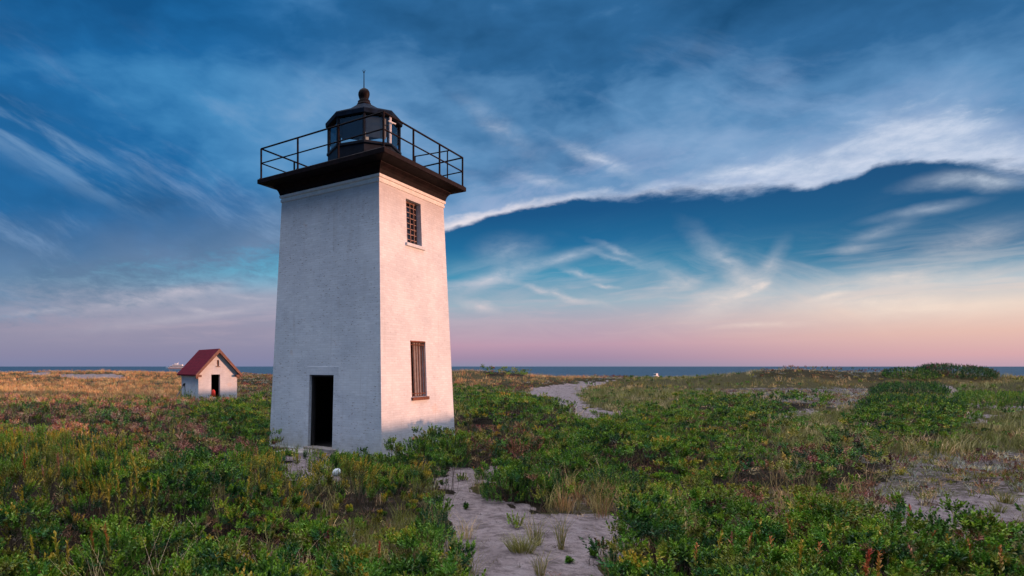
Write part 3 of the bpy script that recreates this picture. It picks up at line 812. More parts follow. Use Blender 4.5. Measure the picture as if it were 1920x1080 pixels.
build_lighthouse()


# ------------------------------------------------------------------ oil house (the small shed)
def build_shed():
    z = 0.0
    root = tag(empty('oil_house', (SHED[0], SHED[1], z), SHED_A), 'small white gabled brick shed with dark red shingle roof and open doorway', 'shed')
    W, L, HE, HR = 1.50, 4.0, 2.12, 3.72
    b = MB()
    d0, d1, dz0, dz1 = -0.52, 0.16, 0.12, 2.0
    sl0, sl1, s0, s1 = -.085, .085, 2.62, 3.08
    gz = lambda x: HR - (HR - HE) * abs(x) / W
    def quad(x0, x1, zz0, zz1, y=0.0):
        pts = [(x0, y, zz0), (x1, y, zz0), (x1, y, zz1), (x0, y, zz1)]
        b.poly(pts, [(p[0], p[2]) for p in pts])
    quad(-W, d0, -.3, HE); quad(d1, W, -.3, HE); quad(d0, d1, -.3, dz0); quad(d0, d1, dz1, HE)
    def gab(x0, x1, za=HE):
        pts = [(x0, 0, za), (x1, 0, za), (x1, 0, gz(x1)), (x0, 0, gz(x0))]
        if abs(gz(x0) - za) < 1e-6: pts = pts[:3]
        elif abs(gz(x1) - za) < 1e-6: pts = [pts[0], pts[1], pts[3]]
        b.poly(pts, [(p[0], p[2]) for p in pts])
    gab(-W, sl0); gab(sl1, W)
    quad(sl0, sl1, HE, s0); pts = [(sl0, 0, s1), (sl1, 0, s1), (sl1, 0, gz(sl1)), (0, 0, HR), (sl0, 0, gz(sl0))]; b.poly(pts, [(p[0], p[2]) for p in pts])
    for (x0, x1, za, zb) in ((d0, d1, dz0, dz1), (sl0, sl1, s0, s1)):
        dp = .28
        for p, q in (((x0, za), (x0, zb)), ((x0, zb), (x1, zb)), ((x1, zb), (x1, za)), ((x1, za), (x0, za))):
            b.poly([(p[0], 0, p[1]), (q[0], 0, q[1]), (q[0], dp, q[1]), (p[0], dp, p[1])])
    for s in (-1, 1):
        pts = [(s * W, 0, -.3), (s * W, L, -.3), (s * W, L, HE), (s * W, 0, HE)]; b.poly(pts, [(p[1], p[2]) for p in pts])
    pts = [(-W, L, -.3), (W, L, -.3), (W, L, HE), (0, L, HR), (-W, L, HE)]; b.poly(pts, [(p[0], p[2]) for p in pts])
    b.build('wall', BRICK, root)
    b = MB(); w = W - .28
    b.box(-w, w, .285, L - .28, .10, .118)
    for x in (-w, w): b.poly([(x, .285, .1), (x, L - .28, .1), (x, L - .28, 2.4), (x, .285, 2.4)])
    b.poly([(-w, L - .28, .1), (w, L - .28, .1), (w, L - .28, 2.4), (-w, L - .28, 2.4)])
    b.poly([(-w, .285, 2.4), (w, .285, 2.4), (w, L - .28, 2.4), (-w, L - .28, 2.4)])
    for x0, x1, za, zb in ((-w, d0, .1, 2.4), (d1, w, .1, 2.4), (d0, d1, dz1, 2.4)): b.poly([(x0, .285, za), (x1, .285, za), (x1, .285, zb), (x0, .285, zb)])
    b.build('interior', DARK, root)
    # roof: two thick shingled slopes with overhang
    OV, OE, T = .30, .30, .10
    sl = (HR - HE) / W
    for s in (-1, 1):
        b = MB()
        xe, ze = s * (W + OE), HE - OE * sl + .10
        top = [(0, -OV, HR + .10), (xe, -OV, ze), (xe, L + OV, ze), (0, L + OV, HR + .10)]
        ln = math.hypot(W + OE, (W + OE) * sl)
        uv = [(-OV, ln), (-OV, 0), (L + OV, 0), (L + OV, ln)]
        b.poly([(p[0], p[1], p[2] + T) for p in top], uv)
        b.poly(top[::-1], uv[::-1])
        for i in range(4):
            p, q = top[i], top[(i + 1) % 4]; b.poly([p, q, (q[0], q[1], q[2] + T), (p[0], p[1], p[2] + T)])
        b.build('roof_slope', ROOF, root)
        # barge board along the gable edge, butted under the roof and just in front of it
        b = MB(); h = .24; y0, y1 = -OV - .05, -OV - .004
        pts = [(0.002 * s, HR + .20), (xe, ze + .10), (xe, ze + .10 - h), (0.002 * s, HR + .20 - h * 1.25)]
        b.poly([(p[0], y0, p[1]) for p in pts]); b.poly([(p[0], y1, p[1]) for p in pts][::-1])
        for i in range(4):
            p, q = pts[i], pts[(i + 1) % 4]; b.poly([(p[0], y0, p[1]), (q[0], y0, q[1]), (q[0], y1, q[1]), (p[0], y1, p[1])])
        b.build('barge_board', BROWN, root)
        b = MB(); x0, x1 = sorted((s * (W - .16), s * (W + .22))); b.box(x0, x1, -OV + .01, -.003, HE - .30, HE - .14)
        x0, x1 = sorted((s * (W + .003), s * (W + .18))); b.box(x0, x1, -.002, .16, HE - .42, HE - .31)
        b.build('eave_return', BROWN, root, bevel=.01)
        b = MB(); x0, x1 = sorted((s * (W + .004), s * (W + .10))); b.box(x0, x1, .0, L, HE - .26, HE - .09); b.build('eave_board', plain('teal_grey_paint', (.16, .24, .27), .7, .2), root)
    b = MB(); b.box(-.16, .16, -.05, -.003, s0 - .05, s0 - .004); b.build('slit_sill', BROWN, root)
    b = MB()
    for i in range(6): b.box(-.083, .083, .06, .10, s0 + .02 + i * .075, s0 + .07 + i * .075)
    b.build('slit_louvre', BROWN, root)
    b = MB(); b.box(d0 - .1, d1 + .1, -.18, .27, -.2, .118); b.build('door_sill', STONE, root, bevel=.02)
    return root


build_shed()
cs, sn = math.cos(SHED_A), math.sin(SHED_A)
shed_pt = lambda lx, ly, z=0.0: (SHED[0] + lx * cs - ly * sn, SHED[1] + lx * sn + ly * cs, z)

# orange red float standing in the shed doorway
fl = tag(empty('fishing_float', shed_pt(-.36, .02, .12), SHED_A), 'orange red rounded float with white band standing in the shed doorway', 'float')
b = MB(); b.lathe([(.05, .20), (.12, .22), (.165, .34), (.17, .50), (.15, .64), (.09, .74), (.03, .77)], 18); b.build('body', REDP, fl, smooth=True)
b = MB(); b.lathe([(.06, .0), (.13, .02), (.15, .10), (.15, .17), (.11, .215), (.05, .218)], 18); b.build('base_band', WHITE, fl, smooth=True)
b = MB(); b.tube((0, 0, .76), (0, 0, .83), .02, 8); b.build('stem', DARK, fl)

# weathered board leaning at the back corner of the shed's shaded wall
p = shed_pt(-2.25, 2.9, 0.0)
lb = tag(empty('leaning_board', (p[0], p[1], float(hter(p[0], p[1]))), SHED_A), 'weathered grey board leaning against the shaded side wall of the shed', 'board')
b = MB()
A_, B_ = Vector((-.10, 0, -.05)), Vector((.74, .35, 1.15))
n_ = (B_ - A_).normalized(); s_ = Vector((0, 1, 0)).cross(n_).normalized() * .02; w_ = n_.cross(s_).normalized() * .08
c = [A_ + w_ + s_, A_ - w_ + s_, A_ - w_ - s_, A_ + w_ - s_]; e = [v + (B_ - A_) for v in c]
b.poly(c[::-1]); b.poly(e)
for i in range(4): b.poly([c[i], c[(i + 1) % 4], e[(i + 1) % 4], e[i]])
b.build('plank', WOOD, lb)
b = MB(); c = [v + (B_ - A_) * .86 for v in [A_ + w_ * 1.7 + s_ * 1.8, A_ - w_ * 1.7 + s_ * 1.8, A_ - w_ * 1.7 - s_ * 1.8, A_ + w_ * 1.7 - s_ * 1.8]]; e = [v + n_ * .22 for v in c]
b.poly(c[::-1]); b.poly(e)
for i in range(4): b.poly([c[i], c[(i + 1) % 4], e[(i + 1) % 4], e[i]])
b.build('cap', DARK, lb)

# stepping slab in front of the lighthouse door
def local(ex, ey, z=0.0):
    return (TX + ex * EXV[0] + ey * EYV[0], TY + ex * EXV[1] + ey * EYV[1], z)


b = MB()
pts = [(-.55, -.42), (-.10, -.50), (.52, -.38), (.60, .22), (.12, .46), (-.50, .30)]
for z0, z1 in ((-.25, .02),):
    b.poly([(x, y, z0) for x, y in pts][::-1]); b.poly([(x * .98, y * .98, z1 + .02 * x) for x, y in pts])
    for i in range(6):
        p, q = pts[i], pts[(i + 1) % 6]
        b.poly([(*p, z0), (*q, z0), (q[0] * .98, q[1] * .98, z1 + .02 * q[0]), (p[0] * .98, p[1] * .98, z1 + .02 * p[0])])
slab = b.build('stone_slab', STONE, None, bevel=.02)
slab.location = local(-.35, -3.0, .05); slab.rotation_euler = (0, 0, TYAW + .15)
tag(slab, 'flat pinkish stone slab lying in front of the lighthouse door', 'slab')

# crumpled white bag in the weeds
x, y = at(632, 887, .46); b = MB()
bm = bmesh.new(); bmesh.ops.create_icosphere(bm, subdivisions=3, radius=.085)
for v in bm.verts:
    q = v.co * 9; v.co *= 0.75 + .5 * float(vnoise(np.array([q.x + q.z * .7]), np.array([q.y - q.z * .6]), 5)[0]); v.co.z = max(v.co.z * 1.1, -.08)
me = bpy.data.meshes.new('plastic_bag'); bm.to_mesh(me); bm.free()
o = link('plastic_bag', me, plain('white_plastic', (.80, .84, .86), .35, .05), None); o.location = (float(x), float(y), float(hter(x, y)) + .46)
tag(o, 'crumpled white plastic bag caught in the weeds below the lighthouse door', 'bag')


# ------------------------------------------------------------------ far boats
def build_ferry():
    d = 900.0; k = d / F
    x0 = (330 - CX) * k
    root = tag(empty('ferry', (x0, d, -1.6), 0), 'white ferry with dark red stripes on the horizon beside the shed', 'boat')
    L = 30.0
    b = MB()
    out = [(-L * .5, 0), (-L * .36, -3.2), (L * .46, -3.6), (L * .5, -3.0), (L * .5, 3.0), (L * .46, 3.6), (-L * .36, 3.2)]
    low = [(p[0] * .95, p[1] * .8, .2) for p in out]; up = [(p[0], p[1], 3.0 + (1.0 if p[0] < -L * .4 else 0)) for p in out]
    b.poly(low[::-1]); b.poly(up)
    for i in range(7): b.poly([low[i], low[(i + 1) % 7], up[(i + 1) % 7], up[i]])
    b.build('hull', WHITE, root)
    b = MB(); b.box(-L * .34, L * .45, -3.72, 3.72, 1.5, 2.1); b.build('hull_stripe', ROOF, root)
    b = MB(); b.box(-L * .28, L * .42, -3, 3, 3.02, 5.0); b.build('lower_cabin', WHITE, root)
    b = MB(); b.box(-L * .26, L * .40, -3.06, 3.06, 3.7, 4.4); b.build('window_band', PANEL, root)
    b = MB(); b.box(-L * .16, L * .32, -2.6, 2.6, 5.02, 7.0); b.build('upper_cabin', WHITE, root)
    b = MB(); b.box(-L * .15, L * .31, -2.66, 2.66, 5.5, 6.1); b.build('cabin_stripe', ROOF, root)
    b = MB(); b.box(-L * .06, L * .08, -1.8, 1.8, 7.02, 9.0); b.build('wheelhouse', WHITE, root)
    b = MB(); b.tube((L * .12, 0, 7.02), (L * .12, 0, 11), .2, 6); b.build('mast', WHITE, root)


build_ferry()
d = 230.0; kx = (1229 - CX) / F * d
root = tag(empty('motor_boat', (kx, d, -1.6), .5), 'small white motor boat on the blue water beyond the dunes', 'boat')
b = MB(); out = [(-1.6, 0), (-.9, -.62), (1.5, -.7), (1.5, .7), (-.9, .62)]
low = [(p[0] * .8, p[1] * .6, -.1) for p in out]; up = [(p[0], p[1], .75) for p in out]
b.poly(low[::-1]); b.poly(up)
for i in range(5): b.poly([low[i], low[(i + 1) % 5], up[(i + 1) % 5], up[i]])
b.build('hull', WHITE, root)
b = MB(); b.box(-.3, .8, -.5, .5, .752, 1.6); b.build('cabin', WHITE, root)
b = MB(); b.box(-.34, .6, -.44, .44, 1.05, 1.4); b.build('window_band', PANEL, root)


# ------------------------------------------------------------------ plants
def norm(v): return v / np.maximum(np.linalg.norm(v, axis=-1, keepdims=True), 1e-9)


class Plants:
    def __init__(self): self.V, self.Q, self.C, self.n = [], [], [], 0
    def add(self, V, Q, C):
        self.V.append(V.reshape(-1, 3)); self.Q.append(Q.reshape(-1, 4) + self.n); self.C.append(np.broadcast_to(C, V.shape).reshape(-1, 3)); self.n += V.size // 3
    def leaves(self, P, D, Nn, L, W, C, cup=0.12):
        """kite shaped leaves: P base, D axis, Nn face normal, all (n,3)"""
        S_ = norm(np.cross(D, Nn)); L = L[:, None]; W = W[:, None]
        v = np.stack([P, P + D * L * .55 + S_ * W * .5 + Nn * W * cup, P + D * L - Nn * L * .06, P + D * L * .55 - S_ * W * .5 + Nn * W * cup], 1)
        self.add(v, np.arange(len(P) * 4).reshape(-1, 4), C[:, None, :])
    def blades(self, P, D, L, W, C, bend):
        """grass blades or twigs: two bent quads each, facing any way"""
        n = len(P); h = norm(D * np.array([1, 1, 0]) + rng.normal(0, .3, (n, 3)) * np.array([1, 1, 0]))
        side = np.stack([-h[:, 1], h[:, 0], np.zeros(n)], 1)
        a = rng.uniform(0, 2 * np.pi, n); rot = np.stack([np.cos(a), np.sin(a), np.zeros(n)], 1)
        side = norm(side + rot * .9) * W[:, None] * .5
        M = P + D * L[:, None] * .55
        D2 = norm(D + h * bend[:, None] - np.array([0, 0, 1]) * (bend[:, None] * .35))
        T = M + D2 * L[:, None] * .5
        v = np.stack([P - side, P + side, M - side * .85, M + side * .85, T - side * .15, T + side * .15], 1)
        i = np.arange(n)[:, None] * 6
        q = np.concatenate([i + np.array([[0, 1, 3, 2]]), i + np.array([[2, 3, 5, 4]])], 1)
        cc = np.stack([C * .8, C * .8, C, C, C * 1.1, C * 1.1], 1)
        self.add(v, q.reshape(-1, 4), cc)
    def sprigs(self, P, D, L, n, ll, lw, C, a0=1.1, a1=.35, start=.15, tipc=None):
        """upright shoots with leaves set spirally round them"""
        m = len(P)
        f = start + (1 - start) * (np.arange(n)[None, :] + rng.uniform(0, 1, (m, n))) / n
        az = np.arange(n)[None, :] * 2.39996 + rng.uniform(0, 6.28, (m, 1)) + rng.normal(0, .35, (m, n))
        D = norm(D); t = norm(np.cross(D, np.array([0.31, .17, .93]) + 0 * D)); s = np.cross(D, t)
        rad = t[:, None, :] * np.cos(az)[..., None] + s[:, None, :] * np.sin(az)[..., None]
        al = a0 + (a1 - a0) * f + rng.normal(0, .18, (m, n))
        ax = D[:, None, :] * np.cos(al)[..., None] + rad * np.sin(al)[..., None]
        nn = D[:, None, :] * np.sin(al)[..., None] - rad * np.cos(al)[..., None]
        nn = norm(nn + rng.normal(0, .25, nn.shape))
        pos = P[:, None, :] + D[:, None, :] * (L[:, None] * f)[..., None]
        le = ll[:, None] * rng.uniform(.7, 1.2, (m, n)) * (1.05 - .35 * f); wi = lw[:, None] * rng.uniform(.75, 1.2, (m, n)) * (1.05 - .3 * f)
        c = C[:, None, :] * np.clip(np.exp(rng.normal(.02, .36, (m, n, 1))), .45, 1.8)
        if tipc is not None:
            w = np.clip((f - .45) * 2, 0, 1)[..., None]; c = c * (1 - w) + tipc[:, None, :] * w * rng.uniform(.75, 1.25, (m, n, 1))
        c = np.minimum(c, np.array([.62, .40, .22]))
        self.leaves(pos.reshape(-1, 3), ax.reshape(-1, 3), nn.reshape(-1, 3), le.ravel(), wi.ravel(), c.reshape(-1, 3))
    def build(self, name, parent=None):
        if not self.V: return None
        return quads_mesh(name, np.concatenate(self.V), np.concatenate(self.Q), np.concatenate(self.C), LEAF, parent)


PAL = {
    'green': (.042, .092, .009), 'bright': (.105, .175, .011), 'deep': (.012, .040, .010), 'olive': (.095, .095, .014), 'yellow': (.27, .20, .018),
    'gold': (.30, .17, .022), 'orange': (.27, .085, .026), 'red': (.30, .045, .025), 'pinkred': (.255, .092, .062), 'brown': (.11, .050, .028), 'maroon': (.075, .022, .020),
    'tan': (.34, .225, .10), 'straw': (.40, .28, .15), 'orangetan': (.27, .135, .060), 'grass': (.098, .098, .022), 'palegrass': (.180, .150, .055), 'grey': (.20, .20, .17), 'twig': (.055, .038, .030)}
PAL = {k: np.array(v) * 2.3 for k, v in PAL.items()}


def pick(names, weights, n, clump=None):
    """colours for n plants; CLUMP (0..1 per plant) shifts the choice so that neighbours look alike"""
    w = np.cumsum(np.array(weights, float)); w /= w[-1]
    u = rng.uniform(0, 1, n)
    if clump is not None: u = np.clip(.62 * clump + .38 * u, 0, .9999)
    i = np.searchsorted(w, u)
    P = np.array([PAL[q] for q in names]); return P[i] * rng.uniform(.8, 1.2, (n, 1)) * (1 + rng.normal(0, .05, (n, 3)))


def clumpv(x, y, sc, seed):
    v = fbm(x / sc, y / sc, seed, 3)
    return np.clip((v - .5) * 2.3 + .5, 0, 1)


def scatter(r0, r1, dens, a0=-41, a1=58):
    a0, a1 = R(a0), R(a1)
    n = int(dens * .5 * (a1 - a0) * (r1 * r1 - r0 * r0))
    r = np.sqrt(rng.uniform(r0 * r0, r1 * r1, n)); a = rng.uniform(a0, a1, n)
    return r * np.sin(a), r * np.cos(a)


BANDS = [  # near to far: radius range, tufts per square metre, size factor, leaves per shoot, shoots per tuft
    (2.2, 5.5, 46, 1.0, 18, 8), (5.5, 10, 44, 1.0, 17, 8), (10, 16, 30, 1.12, 14, 8), (16, 24, 17, 1.35, 12, 7), (24, 38, 8.5, 1.75, 10, 6), (38, 70, 3.2, 2.4, 8, 5), (70, 150, 1.0, 3.6, 7, 4)]
UP = np.array([0, 0, 1.0])


def canopy(x, y, h):
    g = .40 * fbm(x / 2.7, y / 2.7, 63, 2) + .38 * fbm(x / 1.1, y / 1.1, 61, 3) + .22 * fbm(x / .42, y / .42, 67, 2)
    m_ = np.clip((g - .375) * 5.0, 0, 1)
    return h * (.10 + .95 * m_ * m_ * (3 - 2 * m_) + .9 * np.clip((g - .5) * 1.6, 0, .4)), g


def scrub(kind, name, label, cat, hgt, names, weights, tips=None, leaf=(.056, .027), dens=1.0, angles=(1.15, .35), csc=1.6, seed=70, twig=.30, keep=None, nleaf=1.0, fanr=(.1, .75), lr=(.10, .24)):
    pl = Plants()
    for r0, r1, dn, sz, nl, sh in BANDS:
        x, y = scatter(r0, r1, dn * dens)
        k = kind_at(x, y) == KINDS.index(kind)
        if keep is not None: k &= keep(x, y)
        hc, gp = canopy(x, y, hgt)
        k &= (gp > .40) | (rng.uniform(0, 1, len(x)) < .16)
        x, y, hc = x[k], y[k], hc[k]; n = len(x)
        if not n: continue
        e = .12
        gx = (canopy(x + e, y, hgt)[0] - hc) / e; gy = (canopy(x, y + e, hgt)[0] - hc) / e
        z = hter(x, y); hc = hc * rng.uniform(.85, 1.15, n)
        f = rng.uniform(0, 1, n) ** .16
        top = z + hc * f
        cl = clumpv(x, y, csc, seed)
        C = pick(names, weights, n, cl) * np.clip(np.exp(rng.normal(.0, .40, (n, 1))), .35, 1.55)
        tipc = pick(*tips, n, clumpv(x, y, csc * .8, seed + 9)) if tips else None
        r = lambda v: np.repeat(v, sh, 0)
        N_ = n * sh
        az = rng.uniform(0, 6.283, N_); fan = rng.uniform(*fanr, N_)
        D = norm(np.stack([np.cos(az) * fan - r(gx) * .30, np.sin(az) * fan - r(gy) * .30, np.ones(N_)], 1))
        L = rng.uniform(*lr, N_) * (1 + .30 * (sz - 1)); L = np.minimum(L, r(hc) * .8)
        P = np.stack([r(x), r(y), r(top)], 1) - np.array([0, 0, 1]) * (L * .55)[:, None] + D * np.array([1, 1, 0]) * (.10 * sz)
        P[:, 2] = np.maximum(P[:, 2], r(z))
        pl.sprigs(P, D, L, max(5, int(nl * nleaf)), np.full(N_, leaf[0] * sz), np.full(N_, leaf[1] * sz), r(C) * np.clip(np.exp(rng.normal(0, .26, (N_, 1))), .55, 1.45), *angles, tipc=r(tipc) if tips else None)
        if r1 <= 38 and twig > 0:
            q = np.nonzero(rng.uniform(0, 1, N_) < twig)[0]; nq = len(q)
            tp = P[q] + D[q] * (L[q] * .8)[:, None]; Pb = np.stack([r(x)[q], r(y)[q], r(z)[q]], 1); off = rng.normal(0, .05, (nq, 3)); off[:, 2] = 0; Pb = Pb + off
            ln = np.linalg.norm(tp - Pb, axis=1)
            pl.blades(Pb, norm(tp - Pb), ln * .96, np.full(nq, .007 * sz), np.repeat(PAL['twig'][None], nq, 0) * rng.uniform(.5, 1.5, (nq, 1)), rng.uniform(0, .08, nq))
    o = pl.build(name)
    if o: tag(o, label, cat, kind='stuff')


GB = [(2.2, 5.5, 34, 1.0, 18), (5.5, 10, 30, 1.0, 17), (10, 16, 20, 1.25, 15), (16, 24, 12, 1.6, 14), (24, 38, 7, 2.1, 13), (38, 70, 3.4, 3.2, 12), (70, 150, 1.3, 5.2, 11)]


def grass(kind, name, label, hgt, names, weights, dens=1.0, seed=90, wid=.0055, bend=(.15, .8), extra=None, csc=2.2, keep=None, lean=.28):
    pl = Plants()
    for r0, r1, dn, sz, nb in GB:
        x, y = scatter(r0, r1, dn * dens)
        kk = kind_at(x, y)
        k = np.isin(kk, [KINDS.index(c) for c in kind])
        if keep is not None: k &= keep(x, y)
        x, y = x[k], y[k]; n = len(x)
        if not n: continue
        cl = clumpv(x, y, csc, seed)
        C = pick(names, weights, n, cl)
        hh = hgt * (.55 + .8 * clumpv(x, y, csc * 1.3, seed + 3)) * rng.uniform(.7, 1.2, n)
        rep = lambda v: np.repeat(v, nb, 0)
        X = rep(x) + rng.normal(0, .035 * sz, n * nb); Y = rep(y) + rng.normal(0, .035 * sz, n * nb)
        P = np.stack([X, Y, hter(X, Y) - .01], 1)
        D = norm(np.stack([rng.normal(0.04, lean, n * nb), rng.normal(0, lean, n * nb), np.ones(n * nb)], 1))
        L = rep(hh) * rng.uniform(.45, 1.1, n * nb)
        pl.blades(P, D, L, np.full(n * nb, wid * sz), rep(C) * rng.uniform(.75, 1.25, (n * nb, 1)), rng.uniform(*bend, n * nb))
    o = pl.build(name)
    if o: tag(o, label, 'grass', kind='stuff')


scrub('B', 'bayberry_thicket', 'dense green leafy bayberry thicket covering the sand', 'shrubs', .66,
      ['deep', 'green', 'olive', 'deep', 'green', 'bright', 'brown', 'green', 'maroon', 'deep'], [3, 2.4, 1.5, 2, 2, 2.2, .7, 1.6, .35, 1.5], leaf=(.055, .026), seed=70, csc=.8, dens=1.2, tips=(['deep', 'green', 'bright', 'olive', 'green', 'yellow', 'bright', 'orange'], [2.4, 2.5, 2.5, 1.6, 2, .9, 1.6, .18]))
scrub('R', 'red_leaved_scrub', 'mixed scrub with dark green, brown and pinkish red leaves', 'shrubs', .50,
      ['deep', 'pinkred', 'green', 'brown', 'olive', 'pinkred', 'green', 'maroon', 'orange', 'olive', 'deep'], [2, 1.5, 2, 1.3, 1.8, 1.4, 1.4, 1.0, .8, 1, 1], leaf=(.045, .026), angles=(1.4, .7), seed=75, csc=.7, dens=.8)
scrub('Y', 'goldenrod_stand', 'stand of yellow green goldenrod shoots with orange tips', 'wildflowers', .70,
      ['green', 'deep', 'olive', 'bright', 'deep', 'olive', 'brown'], [2, 2, 2.4, 1.6, 1.4, 1.5, .7], tips=(['olive', 'green', 'yellow', 'bright', 'gold', 'green', 'yellow', 'orange'], [2, 2, 2.4, 2, 1.2, 1.5, 1.6, .4]), leaf=(.046, .015), angles=(.9, .3), seed=80, nleaf=1.5, fanr=(.02, .38), lr=(.16, .38), dens=.62, csc=.8)
scrub('W', 'brown_tinged_scrub', 'dark scrub tinged brown and orange among the green', 'shrubs', .50,
      ['deep', 'brown', 'green', 'olive', 'deep', 'maroon', 'gold', 'olive', 'brown', 'orange', 'green'], [2.4, 1.2, 2, 1.8, 1.5, 1.0, .5, 1.2, 1, .35, 1.4], leaf=(.046, .024), angles=(1.3, .6), seed=77, csc=.6, dens=.8)
scrub('D', 'dune_heath', 'low dark reddish brown heath on the far dunes', 'heath', .36,
      ['maroon', 'brown', 'olive', 'deep', 'tan'], [2, 3, 2, 1, 1.5], leaf=(.04, .018), dens=.8, seed=84)
grass('T', 'tan_meadow_grass', 'dry tan and orange meadow grass', .48, ['straw', 'tan', 'orangetan', 'palegrass', 'grass'], [1, 3, 3, 2, 1.2], seed=90)
grass('G', 'green_beach_grass', 'green and pale beach grass on the dunes', .46, ['grass', 'palegrass', 'olive', 'straw', 'tan'], [3.4, 3.4, 1.5, 1.2, 1.2], seed=94)
grass('DM', 'sparse_dry_grass', 'sparse dry brown grass on bare sand', .26, ['brown', 'tan', 'grey', 'olive', 'orangetan'], [2, 2, 2, 2, 1], dens=1.0, seed=97, lean=.5)
grass('K', 'foreground_mixed_grass', 'mixed green and straw grass at the edge of the sandy path', .42, ['grass', 'olive', 'palegrass', 'straw', 'brown'], [3, 2, 2, 1.4, 1], dens=1.1, seed=99)
grass('BYROKTW', 'ground_litter', 'fallen brown twigs and dead leaves lying under the plants', .16, ['twig', 'brown', 'tan', 'maroon', 'grey'], [4, 3, 1, 1.5, 1], dens=.55, seed=120, lean=1.6, bend=(0, .4), wid=.008)
grass('S', 'sand_debris', 'dark bits of twig and dry grass strewn over the sand', .10, ['twig', 'twig', 'brown', 'tan'], [3, 2, 2, 1], dens=.15, seed=121, lean=2.2, bend=(0, .3), wid=.008)
grass('S', 'path_edge_grass', 'thin pale grass scattered over the bare sand', .20, ['palegrass', 'grass', 'straw'], [3, 2, 1], dens=.022, seed=123)
grass('BYRW', 'thicket_grass', 'thin grass blades growing up through the thicket', .62, ['grass', 'palegrass', 'straw', 'olive', 'tan'], [3, 3, 1.6, 1.5, 1], dens=.08, seed=101, wid=.0055)
grass('O', 'orange_green_grass', 'orange tinged grass mixed with green in front of the thicket', .40, ['grass', 'olive', 'palegrass', 'tan', 'orangetan', 'brown'], [3, 2, 1.5, 1.5, 1.5, .8], dens=.8, seed=111, csc=1.0)
scrub('O', 'low_leafy_plants', 'low leafy plants between the orange tinged grass', 'shrubs', .30, ['green', 'olive', 'bright', 'brown'], [3, 2, 1.5, 1], dens=.22, seed=113)
scrub('M', 'dry_ground_scrub', 'sparse dry brown scrub on the sand at the right', 'shrubs', .20, ['brown', 'maroon', 'olive', 'grey', 'brown'], [3, 2, 2, 1.2, 1.5], dens=.42, leaf=(.035, .014), seed=115)
scrub('K', 'low_bayberry', 'low bayberry shoots among the path edge grass', 'shrubs', .34, ['green', 'bright', 'olive', 'brown'], [3, 2, 2, .8], dens=.45, seed=104)
scrub('G', 'scattered_low_shrub', 'low leafy plants scattered through the beach grass', 'shrubs', .30, ['green', 'olive', 'deep', 'brown'], [3, 2, 1, .6], dens=.16, seed=106)


# ---- single plants one can point to
def plant(name, label, cat, px, py, group=None):
    x, y = at(px, py, 0.0); x, y = float(x), float(y)
    return tag(empty(name, (x, y, float(hter(x, y)))), label, cat, group), np.array([x, y])


def shrub(label, px, py, wpx, hpx, names, weights, flat=.5, leaf=(.05, .02), name='shrub', tips=None, cat='shrub', deep=.8, dens=1.0):
    """a rounded bush: foliage shoots over a domed volume, stems below. width and height as seen, in pixels"""
    root, p = plant(name, label, cat, px, py)
    dist = p[1]; rx = wpx / F * dist * .5; h = hpx / F * dist; ry = rx * deep
    sz = np.clip(dist / 13, 1, 5) ** .62
    n = int(min(6000, max(60, 120 * dens / sz ** 2 * (rx * ry * 3.1 + (rx + ry) * h * 2.2))))
    nl = int(np.clip(20 / sz ** .5, 9, 22))
    th = rng.uniform(0, 2 * np.pi, n); cz = rng.uniform(0.0, 1, n); cr = np.sqrt(1 - cz * cz) ** .55
    rr = rng.uniform(.80, 1, n)
    lump = .86 + .26 * fbm(np.cos(th) * 1.7 + 5 + px, np.sin(th) * 1.7 + cz * 2.2, 44, 3)
    X = np.cos(th) * cr * rx * rr * lump; Y = np.sin(th) * cr * ry * rr * lump
    zz = (cz ** .7) * h * rr * (.88 + .22 * fbm(X / (rx * .35) + 3, Y / (ry * .35), 47, 3))
    L = rng.uniform(.14, .28, n) * (1 + .3 * (sz - 1)); L = np.minimum(L, h * .38)
    small = wpx < 60 and hpx < 45
    if small:
        n = max(14, n // 6); sl = slice(0, n); q_ = rng.uniform(.05, .55, n)
        X, Y, zz, th, cz = np.cos(th[sl]) * rx * q_, np.sin(th[sl]) * rx * q_, np.zeros(n), th[sl], 1 - q_ * 1.5
        L = h * rng.uniform(.45, 1.0, n) * (1.1 - .5 * q_)
    gz = hter(p[0] + X, p[1] + Y) - hter(p[0], p[1])
    P = np.stack([X, Y, gz + np.maximum(zz - L * .7, 0)], 1)
    D = norm(np.stack([np.cos(th) * .45 * (1 - cz), np.sin(th) * .45 * (1 - cz), np.ones(n)], 1) + rng.normal(0, .16, (n, 3)))
    C = pick(names, weights, n, clumpv(X * 1.0 + px, Y, max(.35, rx * .4), 51))
    pl = Plants()
    pl.sprigs(P, D, L, nl, np.full(n, leaf[0] * sz), np.full(n, leaf[1] * sz), C, tipc=pick(*tips, n) if tips else None)
    pl.build('foliage', root)
    m = max(8, int(n * .12)); st = Plants(); q = rng.integers(0, n, m)
    b0 = np.stack([X[q] * .35, Y[q] * .35, gz[q] * .5 - .03], 1); d = P[q] + D[q] * (L[q] * .6)[:, None] - b0
    st.blades(b0, norm(d), np.linalg.norm(d, axis=1), np.full(m, .009 * sz), np.repeat(PAL['twig'][None], m, 0) * rng.uniform(.5, 1.3, (m, 1)), rng.uniform(0, .1, m))
    st.build('stems', root)
    return root


